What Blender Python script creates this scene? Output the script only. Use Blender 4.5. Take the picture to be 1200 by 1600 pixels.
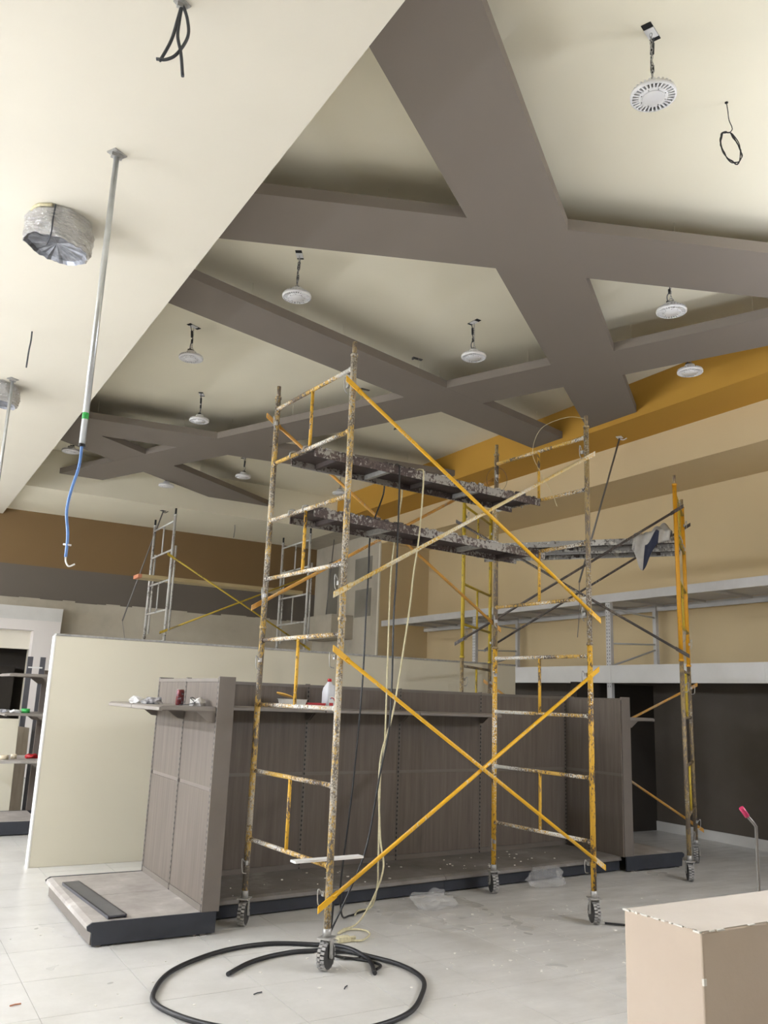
import bpy, bmesh, math, random
from mathutils import Vector, Matrix

# ------------------------------------------------------------------ camera / world / light
SC = bpy.context.scene
for o in list(bpy.data.objects):
    bpy.data.objects.remove(o)
C = SC.collection
R = math.radians
random.seed(7)

def setup_camera():
    H, F = 1.703, 1309.75
    pit, roll, az = R(12.649), R(2.151), R(59.5)
    c, s = math.cos(pit), math.sin(pit)
    fwd = Vector((c*math.cos(az), c*math.sin(az), s))
    up = Vector((-s*math.cos(az), -s*math.sin(az), c))
    rt = Vector((math.sin(az), -math.cos(az), 0))
    r2 = math.cos(roll)*rt + math.sin(roll)*up
    u2 = -math.sin(roll)*rt + math.cos(roll)*up
    cd = bpy.data.cameras.new('camera'); co = bpy.data.objects.new('camera', cd); C.objects.link(co)
    cd.sensor_fit = 'VERTICAL'; cd.sensor_height = 36.0; cd.lens = F/1600*36.0
    cd.clip_start = 0.05; cd.clip_end = 200
    m = Matrix((( r2.x, u2.x, -fwd.x, 0), (r2.y, u2.y, -fwd.y, 0), (r2.z, u2.z, -fwd.z, H), (0, 0, 0, 1)))
    co.matrix_world = m
    SC.camera = co
setup_camera()

w = bpy.data.worlds.new('world'); SC.world = w; w.use_nodes = True
w.node_tree.nodes['Background'].inputs[0].default_value = (1, 0.96, 0.9, 1)
w.node_tree.nodes['Background'].inputs[1].default_value = 0.05
SC.view_settings.view_transform = 'Standard'
SC.view_settings.look = 'None'
SC.view_settings.gamma = 1.0
SC.view_settings.use_curve_mapping = False
SC.view_settings.exposure = 0.0

TUBE_STRENGTH = 300.0          # unseen strip lights: left rows inferred, others added to brighten
TUBE_COLOR = (0.90, 0.95, 1.06)
STRIPS = [(-2.4, 5.8, 3.1), (-2.4, 8.8, 3.1), (-5.4, 4.3, 3.1), (-5.4, 7.3, 3.1), (-5.4, 10.3, 3.1), (-5.4, 13.3, 3.1), (-5.4, 16.3, 3.1), (-2.4, 15.2, 3.1), (7.6, 2.0, 3.5), (6.2, 1.2, 3.5)]  # left rows inferred; rearmost left ones and hall pair added to brighten

# ------------------------------------------------------------------ materials
def nmat(name):
    m = bpy.data.materials.new(name); m.use_nodes = True
    nt = m.node_tree; b = nt.nodes['Principled BSDF']
    return m, nt, b
def obj_coords(nt, scale=(1, 1, 1)):
    tc = nt.nodes.new('ShaderNodeTexCoord'); mp = nt.nodes.new('ShaderNodeMapping')
    mp.inputs['Scale'].default_value = scale
    nt.links.new(tc.outputs['Object'], mp.inputs['Vector'])
    return mp.outputs['Vector']
def noise(nt, vec, scale, detail=3, rough=0.55, dim=None):
    n = nt.nodes.new('ShaderNodeTexNoise'); n.inputs['Scale'].default_value = scale
    n.inputs['Detail'].default_value = detail; n.inputs['Roughness'].default_value = rough
    nt.links.new(vec, n.inputs['Vector']); return n.outputs['Fac']
def ramp(nt, fac, stops):
    r = nt.nodes.new('ShaderNodeValToRGB'); e = r.color_ramp.elements
    while len(e) < len(stops): e.new(0.5)
    for i, (p, col) in enumerate(stops):
        e[i].position = p; e[i].color = (col, col, col, 1) if isinstance(col, (int, float)) else (*col, 1)
    nt.links.new(fac, r.inputs['Fac']); return r.outputs['Color']
def mixc(nt, fac, a, b):
    n = nt.nodes.new('ShaderNodeMix'); n.data_type = 'RGBA'
    if isinstance(fac, (int, float)): n.inputs[0].default_value = fac
    else: nt.links.new(fac, n.inputs[0])
    for i, v in ((6, a), (7, b)):
        if isinstance(v, tuple): n.inputs[i].default_value = (*v, 1)
        else: nt.links.new(v, n.inputs[i])
    return n.outputs[2]
def bump(nt, b, fac, strength, dist=0.01):
    n = nt.nodes.new('ShaderNodeBump'); n.inputs['Strength'].default_value = strength; n.inputs['Distance'].default_value = dist
    nt.links.new(fac, n.inputs['Height']); nt.links.new(n.outputs['Normal'], b.inputs['Normal'])
def plain(name, col, rough=0.5, metal=0.0, var=0.0, vscale=6.0, spec=0.5):
    m, nt, b = nmat(name)
    b.inputs['Roughness'].default_value = rough; b.inputs['Metallic'].default_value = metal
    b.inputs['Specular IOR Level'].default_value = spec
    if var:
        v = obj_coords(nt); f = noise(nt, v, vscale, 4)
        d = tuple(c*(1-var) for c in col); l = tuple(min(1, c*(1+var)) for c in col)
        nt.links.new(ramp(nt, f, [(0.3, d), (0.7, l)]), b.inputs['Base Color'])
    else: b.inputs['Base Color'].default_value = (*col, 1)
    return m
def paint(name, col, rough=0.7, tex=0.12):
    m, nt, b = nmat(name); v = obj_coords(nt)
    f = noise(nt, v, 0.7, 3); d = tuple(c*0.965 for c in col)
    nt.links.new(ramp(nt, f, [(0.35, d), (0.65, col)]), b.inputs['Base Color'])
    b.inputs['Roughness'].default_value = rough; b.inputs['Specular IOR Level'].default_value = 0.25
    bump(nt, b, noise(nt, v, 90, 2), tex, 0.004)
    return m
def patchy(name, stops, scale=0.9, rough=0.85):
    m, nt, b = nmat(name); v = obj_coords(nt)
    f = noise(nt, v, scale, 5, 0.6)
    nt.links.new(ramp(nt, f, stops), b.inputs['Base Color'])
    b.inputs['Roughness'].default_value = rough; b.inputs['Specular IOR Level'].default_value = 0.2
    bump(nt, b, noise(nt, v, 40, 3), 0.15, 0.005)
    return m
def wood(name, c1, c2, grain=(14, 14, 0.7), rough=0.55):
    m, nt, b = nmat(name); v = obj_coords(nt, grain)
    f = noise(nt, v, 1.6, 6, 0.65)
    v2 = obj_coords(nt, (grain[0]*5, grain[1]*5, grain[2]*1.5)); f2 = noise(nt, v2, 2.0, 2)
    base = ramp(nt, f, [(0.28, c1), (0.72, c2)])
    nt.links.new(mixc(nt, ramp(nt, f2, [(0.55, 0.0), (0.75, 0.35)]), base, c1), b.inputs['Base Color'])
    b.inputs['Roughness'].default_value = rough; b.inputs['Specular IOR Level'].default_value = 0.3
    return m
def worn(name, col, under, splat=(0.75, 0.72, 0.66), wear=0.5, splatter=0.6, rough=0.5, scale=18.0, stretch=0.35):
    """painted steel tube: chips down to 'under', light plaster splashes"""
    m, nt, b = nmat(name)
    v = obj_coords(nt, (1, 1, stretch))
    chips = noise(nt, v, scale*3.6, 5, 0.7); patch = noise(nt, obj_coords(nt, (1, 1, 1)), 3.2, 3)
    add = nt.nodes.new('ShaderNodeMath'); add.operation = 'ADD'; nt.links.new(chips, add.inputs[0])
    mul = nt.nodes.new('ShaderNodeMath'); mul.operation = 'MULTIPLY'; mul.inputs[1].default_value = 0.75
    nt.links.new(patch, mul.inputs[0]); nt.links.new(mul.outputs[0], add.inputs[1])
    hv = nt.nodes.new('ShaderNodeMath'); hv.operation = 'MULTIPLY'; hv.inputs[1].default_value = 0.5; nt.links.new(add.outputs[0], hv.inputs[0])
    cfac = ramp(nt, hv.outputs[0], [(0.5*(1.12-wear*0.27-0.03), 0.0), (0.5*(1.12-wear*0.27+0.01), 1.0)])
    base = mixc(nt, cfac, col, under)
    s1 = noise(nt, obj_coords(nt, (1, 1, 0.8)), scale*5.0, 4, 0.6); s2 = noise(nt, obj_coords(nt, (1, 1, 1)), 2.1, 2)
    a2 = nt.nodes.new('ShaderNodeMath'); a2.operation = 'ADD'; nt.links.new(s1, a2.inputs[0])
    m2 = nt.nodes.new('ShaderNodeMath'); m2.operation = 'MULTIPLY'; m2.inputs[1].default_value = 0.8
    nt.links.new(s2, m2.inputs[0]); nt.links.new(m2.outputs[0], a2.inputs[1])
    h2 = nt.nodes.new('ShaderNodeMath'); h2.operation = 'MULTIPLY'; h2.inputs[1].default_value = 0.5; nt.links.new(a2.outputs[0], h2.inputs[0])
    sf = ramp(nt, h2.outputs[0], [(0.5*(1.22-splatter*0.30-0.02), 0.0), (0.5*(1.22-splatter*0.30+0.05), 1.0)])
    nt.links.new(mixc(nt, sf, base, splat), b.inputs['Base Color'])
    b.inputs['Roughness'].default_value = rough
    bump(nt, b, s1, 0.25, 0.003)
    return m

CREAM = (0.77, 0.72, 0.605)
M = {}
M['cream'] = paint('cream_paint', CREAM)
M['cream_part'] = paint('cream_paint_partition', (0.77, 0.72, 0.58))
M['ceil'] = paint('ceiling_cream', (0.85, 0.795, 0.63))
M['taupe'] = paint('taupe_paint', (0.215, 0.184, 0.155))
M['taupe_shaded'] = paint('taupe_paint_shaded', (0.15, 0.13, 0.11))  # beam taupe again, darkened to carry the back wall's shade
M['mustard'] = paint('mustard_paint', (0.50, 0.275, 0.045))
M['brown'] = paint('mustard_shade_brown', (0.215, 0.137, 0.063))  # mustard turned brown; the dimness at the back is put into the colour
M['black_and_shade'] = patchy('black_brown_and_shade', [(0.3, (0.032, 0.027, 0.022)), (0.7, (0.045, 0.038, 0.031))], 0.8)  # taupe wall with deck shade put in; also the black door shape
M['shadedwall'] = patchy('wall_shade_brown', [(0.3, (0.095, 0.08, 0.065)), (0.7, (0.13, 0.112, 0.092))], 0.8)  # darkened to paint in the shade under the deck and beyond the opening
M['beige'] = paint('beige_wall_paint', (0.66, 0.525, 0.315))
M['drywall'] = patchy('bare_plaster', [(0.3, (0.40, 0.36, 0.29)), (0.5, (0.50, 0.455, 0.37)), (0.72, (0.56, 0.52, 0.43))])
M['darkpatch'] = patchy('grey_putty', [(0.3, (0.20, 0.185, 0.155)), (0.7, (0.28, 0.26, 0.215))])
M['shell'] = paint('shell_paint', (0.72, 0.68, 0.58))
M['white_panel'] = paint('white_panel', (0.74, 0.70, 0.67), 0.6, 0.05)
M['fascia'] = patchy('grey_white_board', [(0.3, (0.60, 0.59, 0.565)), (0.7, (0.68, 0.67, 0.645))], 1.5, 0.6)
M['pink'] = patchy('pink_beige_plaster', [(0.3, (0.58, 0.475, 0.385)), (0.7, (0.64, 0.535, 0.44))], 2.0, 0.7)
M['lit_end'] = paint('lit_end_white', (0.88, 0.86, 0.80), 0.6, 0.03)  # extra white stands in for strong light on the partition end
M['topcoat'] = patchy('chalky_top', [(0.3, (0.64, 0.575, 0.51)), (0.7, (0.72, 0.66, 0.60))], 3.0, 0.6)
M['chip'] = plain('plaster_chip', (0.85, 0.82, 0.76), 0.9)
M['wood'] = wood('greige_laminate', (0.115, 0.094, 0.077), (0.18, 0.151, 0.127))
M['wood_light'] = wood('pale_greige_laminate', (0.30, 0.26, 0.22), (0.42, 0.37, 0.32))
M['frame'] = plain('taupe_steel', (0.165, 0.142, 0.122), 0.45, 0.0, 0.05)
M['shelfm'] = plain('taupe_shelf_steel', (0.235, 0.21, 0.188), 0.4, 0.0, 0.06)
def dusty_mat():
    m, nt, b = nmat('dusty_shelf_steel'); v = obj_coords(nt)
    f = noise(nt, v, 3.0, 5, 0.65)
    nt.links.new(ramp(nt, f, [(0.35, (0.30, 0.27, 0.245)), (0.6, (0.42, 0.39, 0.36)), (0.72, (0.58, 0.55, 0.51))]), b.inputs['Base Color'])
    b.inputs['Roughness'].default_value = 0.6
    return m
M['dusty'] = dusty_mat()
def dusty_shaded():
    m, nt, b = nmat('dusty_shelf_steel_shaded'); v = obj_coords(nt)  # dusty steel with the main run's shade put into the colour
    f = noise(nt, v, 2.2, 5, 0.65)
    nt.links.new(ramp(nt, f, [(0.35, (0.13, 0.115, 0.10)), (0.6, (0.20, 0.182, 0.165)), (0.74, (0.33, 0.31, 0.285))]), b.inputs['Base Color'])
    b.inputs['Roughness'].default_value = 0.6
    return m
M['dusty_shaded'] = dusty_shaded()
M['navy'] = plain('navy_kick_steel', (0.030, 0.034, 0.045), 0.45, 0.0, 0.15)
M['slate'] = plain('slate_grey_steel', (0.10, 0.10, 0.115), 0.35, 0.3, 0.1)
M['black'] = plain('black_rubber', (0.018, 0.018, 0.020), 0.5)
M['blackp'] = plain('black_plastic', (0.012, 0.012, 0.013), 0.4)
M['cord'] = plain('dark_grey_cord', (0.05, 0.055, 0.065), 0.5)
M['rope'] = plain('cream_rope', (0.62, 0.56, 0.36), 0.8, 0.0, 0.15, 60)
M['white_plastic'] = plain('white_plastic', (0.80, 0.79, 0.77), 0.4)
M['lampw'] = plain('lamp_white_enamel', (0.78, 0.77, 0.76), 0.4)
M['lampd'] = plain('lamp_diffuser', (0.72, 0.71, 0.70), 0.3)
M['lamp_gap'] = plain('lamp_gap_shade', (0.09, 0.085, 0.08), 0.7)
M['dark'] = plain('dark_void', (0.01, 0.01, 0.01), 0.9)
M['zinc'] = plain('zinc_conduit', (0.60, 0.62, 0.64), 0.32, 0.75, 0.08, 12)
M['greymetal'] = plain('grey_conduit', (0.22, 0.21, 0.20), 0.45, 0.5)
M['foil'] = None
def foil():
    m, nt, b = nmat('crumpled_foil'); v = obj_coords(nt)
    b.inputs['Base Color'].default_value = (0.86, 0.86, 0.87, 1); b.inputs['Metallic'].default_value = 1.0; b.inputs['Roughness'].default_value = 0.20
    bump(nt, b, noise(nt, obj_coords(nt, (1, 1, 3.0)), 26, 5, 0.75), 1.0, 0.03)
    return m
M['foil'] = foil()
M['foil_dark'] = plain('dull_foil', (0.24, 0.25, 0.28), 0.35, 0.8, 0.5, 18)
M['blue'] = plain('blue_flexible_cable', (0.13, 0.27, 0.62), 0.45)
M['green'] = plain('green_sticker', (0.05, 0.45, 0.10), 0.5)
M['red'] = plain('red_plastic', (0.50, 0.02, 0.025), 0.4)
M['pinkgrip'] = plain('pink_grip', (0.55, 0.03, 0.12), 0.5)
M['lightgrey'] = plain('light_grey_powder_coat', (0.56, 0.55, 0.54), 0.4, 0.0, 0.04)
M['whitescaf'] = worn('white_scaffold_paint', (0.52, 0.51, 0.48), (0.20, 0.18, 0.16), wear=0.5, splatter=0.1)
M['yel'] = worn('yellow_worn', (0.64, 0.36, 0.03), (0.09, 0.06, 0.04), wear=0.62, splatter=0.5)
M['yelpost'] = worn('yellow_post_splashed', (0.56, 0.36, 0.085), (0.15, 0.125, 0.10), splat=(0.47, 0.425, 0.35), wear=0.92, splatter=1.02)
M['rung'] = worn('rung_plaster_caked', (0.56, 0.34, 0.06), (0.09, 0.065, 0.05), splat=(0.68, 0.66, 0.61), wear=0.85, splatter=1.02)
M['brown_post'] = worn('brown_rusty_post', (0.15, 0.115, 0.085), (0.32, 0.23, 0.10), splat=(0.5, 0.47, 0.42), wear=0.8, splatter=0.55)
M['brace'] = worn('yellow_brace', (0.76, 0.41, 0.010), (0.62, 0.52, 0.36), wear=0.30, splatter=0.3)
M['bracew'] = worn('pale_brace', (0.66, 0.54, 0.28), (0.62, 0.36, 0.03), splat=(0.72, 0.68, 0.6), wear=0.7, splatter=0.8)
M['braceo'] = worn('ochre_brace', (0.58, 0.29, 0.05), (0.45, 0.34, 0.2), wear=0.5, splatter=0.4)
M['orange'] = worn('orange_post', (0.66, 0.31, 0.012), (0.4, 0.22, 0.05), wear=0.2, splatter=0.05)
M['olive'] = worn('olive_yellow_post', (0.50, 0.35, 0.03), (0.16, 0.11, 0.03), wear=0.45, splatter=0.1)
M['darkbrace'] = worn('dark_brace', (0.055, 0.045, 0.04), (0.12, 0.09, 0.07), splat=(0.4, 0.38, 0.35), wear=0.6, splatter=0.45)
M['plank'] = worn('plank_splashed', (0.070, 0.048, 0.045), (0.12, 0.09, 0.08), splat=(0.34, 0.32, 0.29), wear=0.7, splatter=0.95, scale=8, stretch=1, rough=0.7)
M['crust'] = worn('plaster_crust', (0.06, 0.045, 0.042), (0.13, 0.11, 0.10), splat=(0.45, 0.43, 0.40), wear=0.7, splatter=1.0, scale=14, stretch=1, rough=0.8)
M['plankg'] = worn('plank_grey', (0.28, 0.27, 0.255), (0.10, 0.085, 0.075), splat=(0.5, 0.48, 0.44), wear=0.6, splatter=0.8, scale=7, stretch=1, rough=0.7)
M['plank_under'] = plain('plank_underside_dark', (0.055, 0.040, 0.036), 0.7, 0, 0.3, 9)  # darker brown for undersides and ribs
M['steel'] = plain('dusty_steel', (0.40, 0.39, 0.37), 0.5, 0.4, 0.2, 30)
M['tyre_dark'] = plain('tyre_groove', (0.05, 0.048, 0.045), 0.9)
M['tyre'] = plain('dusty_tyre', (0.34, 0.33, 0.315), 0.8, 0, 0.35, 40)
M['board'] = wood('pale_board', (0.42, 0.33, 0.17), (0.55, 0.45, 0.26), (1, 12, 12))
M['board_end'] = plain('red_painted_end', (0.55, 0.22, 0.12), 0.7)
M['yellow_lid'] = plain('amber_lid', (0.70, 0.40, 0.08), 0.4)
M['cloth'] = plain('grey_cloth', (0.42, 0.40, 0.37), 0.9, 0, 0.15, 9)
M['navycloth'] = plain('navy_cloth', (0.025, 0.03, 0.055), 0.9)
M['paperw'] = plain('white_paper', (0.80, 0.79, 0.78), 0.7)
M['tape'] = plain('masking_tape', (0.66, 0.57, 0.42), 0.6)
def tube_mat():
    m, nt, b = nmat('lit_tube')
    b.inputs['Base Color'].default_value = (0.9, 0.9, 0.9, 1)
    b.inputs['Emission Color'].default_value = (*TUBE_COLOR, 1); b.inputs['Emission Strength'].default_value = TUBE_STRENGTH
    return m
M['tube'] = tube_mat()
def clear(name, col=(0.95, 0.95, 0.95), rough=0.12, alpha=0.3):
    m, nt, b = nmat(name); v = obj_coords(nt)
    b.inputs['Base Color'].default_value = (*col, 1); b.inputs['Roughness'].default_value = rough
    b.inputs['Alpha'].default_value = alpha
    bump(nt, b, noise(nt, v, 30, 3), 0.6, 0.01)
    return m
M['bag'] = clear('clear_plastic_film', (0.8, 0.8, 0.8), 0.12, 0.20)
M['jug'] = clear('milky_plastic', (0.80, 0.81, 0.84), 0.35, 0.85)
M['tub'] = clear('translucent_tub', (0.78, 0.75, 0.70), 0.35, 0.8)
def tile_mat():
    m, nt, b = nmat('polished_floor_tile')
    g = nt.nodes.new('ShaderNodeNewGeometry'); mp = nt.nodes.new('ShaderNodeMapping')
    nt.links.new(g.outputs['Position'], mp.inputs['Vector']); v = mp.outputs['Vector']
    f1 = noise(nt, v, 0.55, 4, 0.6); f2 = noise(nt, v, 2.6, 6, 0.7)
    mp2 = nt.nodes.new('ShaderNodeMapping'); mp2.inputs['Rotation'].default_value = (0, 0, R(28)); mp2.inputs['Scale'].default_value = (1.2, 5.0, 1)
    nt.links.new(g.outputs['Position'], mp2.inputs['Vector']); f3 = noise(nt, mp2.outputs['Vector'], 1.7, 3, 0.6)
    base = ramp(nt, f2, [(0.3, (0.58, 0.565, 0.53)), (0.7, (0.70, 0.685, 0.655))])
    # dust and footprints lie thicker on the scaffolded side of the hall
    sx = nt.nodes.new('ShaderNodeSeparateXYZ'); nt.links.new(v, sx.inputs[0])
    mr = nt.nodes.new('ShaderNodeMapRange'); mr.inputs[1].default_value = 2.2; mr.inputs[2].default_value = 5.2
    nt.links.new(sx.outputs['X'], mr.inputs[0])
    mm = nt.nodes.new('ShaderNodeMath'); mm.operation = 'MULTIPLY'
    nt.links.new(ramp(nt, f3, [(0.28, 1.0), (0.72, 0.0)]), mm.inputs[0]); nt.links.new(mr.outputs[0], mm.inputs[1])
    m3 = nt.nodes.new('ShaderNodeMath'); m3.operation = 'MULTIPLY'; m3.inputs[1].default_value = 0.55
    nt.links.new(mm.outputs[0], m3.inputs[0])
    col = mixc(nt, m3.outputs[0], base, (0.33, 0.305, 0.27))
    nt.links.new(col, b.inputs['Base Color'])
    nt.links.new(ramp(nt, f1, [(0.3, 0.26), (0.7, 0.34)]), b.inputs['Roughness'])
    b.inputs['Specular IOR Level'].default_value = 0.5
    return m
M['tile'] = tile_mat()
M['grout'] = plain('grout', (0.50, 0.48, 0.44), 0.8)
def slot_mat():
    m, nt, b = nmat('slotted_upright')
    tc = nt.nodes.new('ShaderNodeTexCoord'); sx = nt.nodes.new('ShaderNodeSeparateXYZ'); nt.links.new(tc.outputs['Object'], sx.inputs[0])
    md = nt.nodes.new('ShaderNodeMath'); md.operation = 'MULTIPLY'; md.inputs[1].default_value = 1/0.042; nt.links.new(sx.outputs['Z'], md.inputs[0])
    fr = nt.nodes.new('ShaderNodeMath'); fr.operation = 'FRACT'; nt.links.new(md.outputs[0], fr.inputs[0])
    nt.links.new(mixc(nt, ramp(nt, fr.outputs[0], [(0.0, 0.0), (0.52, 0.0), (0.56, 1.0), (1.0, 1.0)]), (0.135, 0.116, 0.10), (0.012, 0.012, 0.012)), b.inputs['Base Color'])
    b.inputs['Roughness'].default_value = 0.5
    return m
M['slot'] = slot_mat()
def can_mat():
    m, nt, b = nmat('printed_can'); v = obj_coords(nt)
    f = noise(nt, v, 38, 2)
    nt.links.new(ramp(nt, f, [(0.40, (0.09, 0.012, 0.014)), (0.52, (0.17, 0.03, 0.03)), (0.60, (0.06, 0.03, 0.05)), (0.70, (0.35, 0.30, 0.32))]), b.inputs['Base Color'])
    b.inputs['Metallic'].default_value = 0.3; b.inputs['Roughness'].default_value = 0.3
    return m
M['can'] = can_mat()
def wrap_mat():
    m, nt, b = nmat('printed_wrapper'); v = obj_coords(nt)
    f = noise(nt, v, 26, 3)
    nt.links.new(ramp(nt, f, [(0.35, (0.10, 0.10, 0.12)), (0.5, (0.42, 0.42, 0.45)), (0.62, (0.75, 0.75, 0.78))]), b.inputs['Base Color'])
    b.inputs['Roughness'].default_value = 0.25
    return m
M['wrap'] = wrap_mat()

# ------------------------------------------------------------------ mesh helpers
def new(): return bmesh.new()
def box(bm, x0, x1, y0, y1, z0, z1, rot=None, piv=None):
    vs = [bm.verts.new(p) for p in ((x0,y0,z0),(x1,y0,z0),(x1,y1,z0),(x0,y1,z0),(x0,y0,z1),(x1,y0,z1),(x1,y1,z1),(x0,y1,z1))]
    for f in ((3,2,1,0),(4,5,6,7),(0,1,5,4),(1,2,6,5),(2,3,7,6),(3,0,4,7)): bm.faces.new([vs[i] for i in f])
    if rot is not None:
        bmesh.ops.rotate(bm, cent=piv or (0,0,0), matrix=rot, verts=vs)
    return vs
def prism(bm, pts, z0, z1):
    a = [bm.verts.new((x, y, z0)) for x, y in pts]; b = [bm.verts.new((x, y, z1)) for x, y in pts]
    n = len(pts); bm.faces.new(a[::-1]); bm.faces.new(b)
    for i in range(n): bm.faces.new((a[i], a[(i+1) % n], b[(i+1) % n], b[i]))
    return a+b
def extrude_x(bm, prof, x0, x1):
    """profile of (y,z) swept along x"""
    a = [bm.verts.new((x0, y, z)) for y, z in prof]; b = [bm.verts.new((x1, y, z)) for y, z in prof]
    n = len(prof); bm.faces.new(a[::-1]); bm.faces.new(b)
    for i in range(n): bm.faces.new((a[i], a[(i+1) % n], b[(i+1) % n], b[i]))
def frame_of(d):
    d = d.normalized(); u = Vector((0, 0, 1)) if abs(d.z) < 0.9 else Vector((1, 0, 0))
    a = d.cross(u).normalized(); return a, d.cross(a).normalized()
def tube(bm, p0, p1, r, seg=10, r1=None):
    p0, p1 = Vector(p0), Vector(p1); a, b = frame_of(p1-p0); r1 = r if r1 is None else r1
    A, B = [], []
    for i in range(seg):
        t = 2*math.pi*i/seg; o = a*math.cos(t)+b*math.sin(t)
        A.append(bm.verts.new(p0+o*r)); B.append(bm.verts.new(p1+o*r1))
    for i in range(seg): bm.faces.new((A[i], A[(i+1) % seg], B[(i+1) % seg], B[i])).smooth = True
    bm.faces.new(A[::-1]); bm.faces.new(B)
def sweep(bm, pts, r, seg=8, closed=False):
    pts = [Vector(p) for p in pts]; n = len(pts); rings = []; prev = None
    for i, p in enumerate(pts):
        if closed: d = pts[(i+1) % n]-pts[i-1]
        else: d = pts[min(i+1, n-1)]-pts[max(i-1, 0)]
        if d.length < 1e-9: d = Vector((0, 0, 1))
        d.normalize()
        if prev is None: a, b = frame_of(d)
        else:
            a = prev-d*prev.dot(d)
            if a.length < 1e-6: a, _ = frame_of(d)
            a.normalize(); b = d.cross(a)
        prev = a
        rr = r[i] if isinstance(r, (list, tuple)) else r
        rings.append([bm.verts.new(p+(a*math.cos(2*math.pi*k/seg)+b*math.sin(2*math.pi*k/seg))*rr) for k in range(seg)])
    for i in range(n if closed else n-1):
        A, B = rings[i], rings[(i+1) % n]
        for k in range(seg): bm.faces.new((A[k], A[(k+1) % seg], B[(k+1) % seg], B[k])).smooth = True
    if not closed: bm.faces.new(rings[0][::-1]); bm.faces.new(rings[-1])
def lathe(bm, prof, seg=24, cap=True, c=(0, 0, 0)):
    rings = []
    for r, z in prof: rings.append([bm.verts.new((c[0]+r*math.cos(2*math.pi*k/seg), c[1]+r*math.sin(2*math.pi*k/seg), c[2]+z)) for k in range(seg)])
    for A, B in zip(rings, rings[1:]):
        for k in range(seg): bm.faces.new((A[k], A[(k+1) % seg], B[(k+1) % seg], B[k])).smooth = True
    if cap: bm.faces.new(rings[0][::-1]); bm.faces.new(rings[-1])
def spline(pts, n=8):
    P = [Vector(p) for p in pts]; P = [P[0]*2-P[1]]+P+[P[-1]*2-P[-2]]; out = []
    for i in range(1, len(P)-2):
        for k in range(n):
            t = k/n; a, b, c, d = P[i-1], P[i], P[i+1], P[i+2]
            out.append(0.5*((2*b)+(c-a)*t+(2*a-5*b+4*c-d)*t*t+(3*b-a-3*c+d)*t**3))
    out.append(P[-2]); return out
def obj(name, bm, mat, parent=None, shift=None, bevel=0.0):
    """one mesh object; vertices are given in world space and shifted to the thing's base"""
    bmesh.ops.recalc_face_normals(bm, faces=bm.faces)
    me = bpy.data.meshes.new(name); bm.to_mesh(me); bm.free()
    if shift is not None: me.transform(Matrix.Translation(-Vector(shift)))
    o = bpy.data.objects.new(name, me); C.objects.link(o)
    if mat is not None: me.materials.append(mat)
    if parent is not None: o.parent = parent
    if bevel:
        md = o.modifiers.new('bevel', 'BEVEL'); md.width = bevel; md.segments = 2; md.limit_method = 'ANGLE'
    return o
def top(name, bm, mat, label, cat, loc=(0, 0, 0), group=None, bevel=0.0, local=False):
    o = obj(name, bm, mat, None, None if local else loc, bevel); o.location = loc
    tag(o, label, cat, group); return o
def tag(o, label, cat, group=None):
    o['label'] = label; o['category'] = cat
    if group: o['group'] = group
def thing(name, label, cat, loc=(0, 0, 0), rz=0.0, group=None):
    o = bpy.data.objects.new(name, None); C.objects.link(o); o.location = loc; o.rotation_euler = (0, 0, rz)
    o.empty_display_size = 0.2
    tag(o, label, cat, group); return o
def struct(name, bm, mat, label, cat='wall', bevel=0.0):
    o = obj(name, bm, mat, None, None, bevel); o['kind'] = 'structure'; o['label'] = label; o['category'] = cat; return o
def dup(root, loc, rz=0.0, label=None):
    r = root.copy(); C.objects.link(r); r.location = loc; r.rotation_euler = (0, 0, rz)
    if label: r['label'] = label
    for ch in list(root.children):
        c = ch.copy(); C.objects.link(c); c.parent = r
        for g in ch.children:
            d = g.copy(); C.objects.link(d); d.parent = c
    return r

# ------------------------------------------------------------------ key dimensions (metres)
ZC = 5.98           # high ceiling
ZS = 5.12           # underside of the low ceiling on the left
XS = 1.80           # its edge
ZB = 5.55           # underside of the floating ceiling beams
XF, ZM = 8.18, 5.48 # mustard bulkhead face / underside
X2, Z3 = 8.93, 4.97 # beige bulkhead face / underside
X3 = 10.15          # right wall
YF, ZBK = 15.9, 5.24 # back bulkhead face / underside
YW = 18.3           # back wall
YC = 15.2           # pier in the far corner
XL, YN = -8.5, -6.0 # the rest of the room

# ------------------------------------------------------------------ room shell
bm = new(); box(bm, XS, X3+0.3, YN-0.2, YW+0.2, ZC, ZC+0.2); struct('ceiling', bm, M['ceil'], 'high cream ceiling above the grey beams', 'ceiling')
bm = new(); box(bm, XL-0.2, XS, YN-0.2, YW, ZS, ZC+0.2); struct('ceiling_low', bm, M['cream'], 'low cream ceiling slab on the left side', 'ceiling')
bm = new(); box(bm, X3, X3+0.2, YN-0.2, YW+0.2, 2.28, Z3); struct('wall_right', bm, M['beige'], 'long beige wall behind the storage rack', 'wall')
bm = new(); box(bm, X3, X3+0.2, YN-0.2, YW+0.2, 0, 2.28); struct('wall_right_lower', bm, M['shadedwall'], 'taupe wall under the storage deck, its shade painted in', 'wall')
bm = new(); box(bm, XL-0.2, XL, YN-0.2, YW+0.2, 0, ZC); struct('wall_left', bm, M['shell'], 'cream wall on the far left, out of view', 'wall')
bm = new(); box(bm, XL, X3, YN-0.2, YN, 0, ZC); struct('wall_front', bm, M['shell'], 'cream wall behind the viewer', 'wall')
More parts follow.
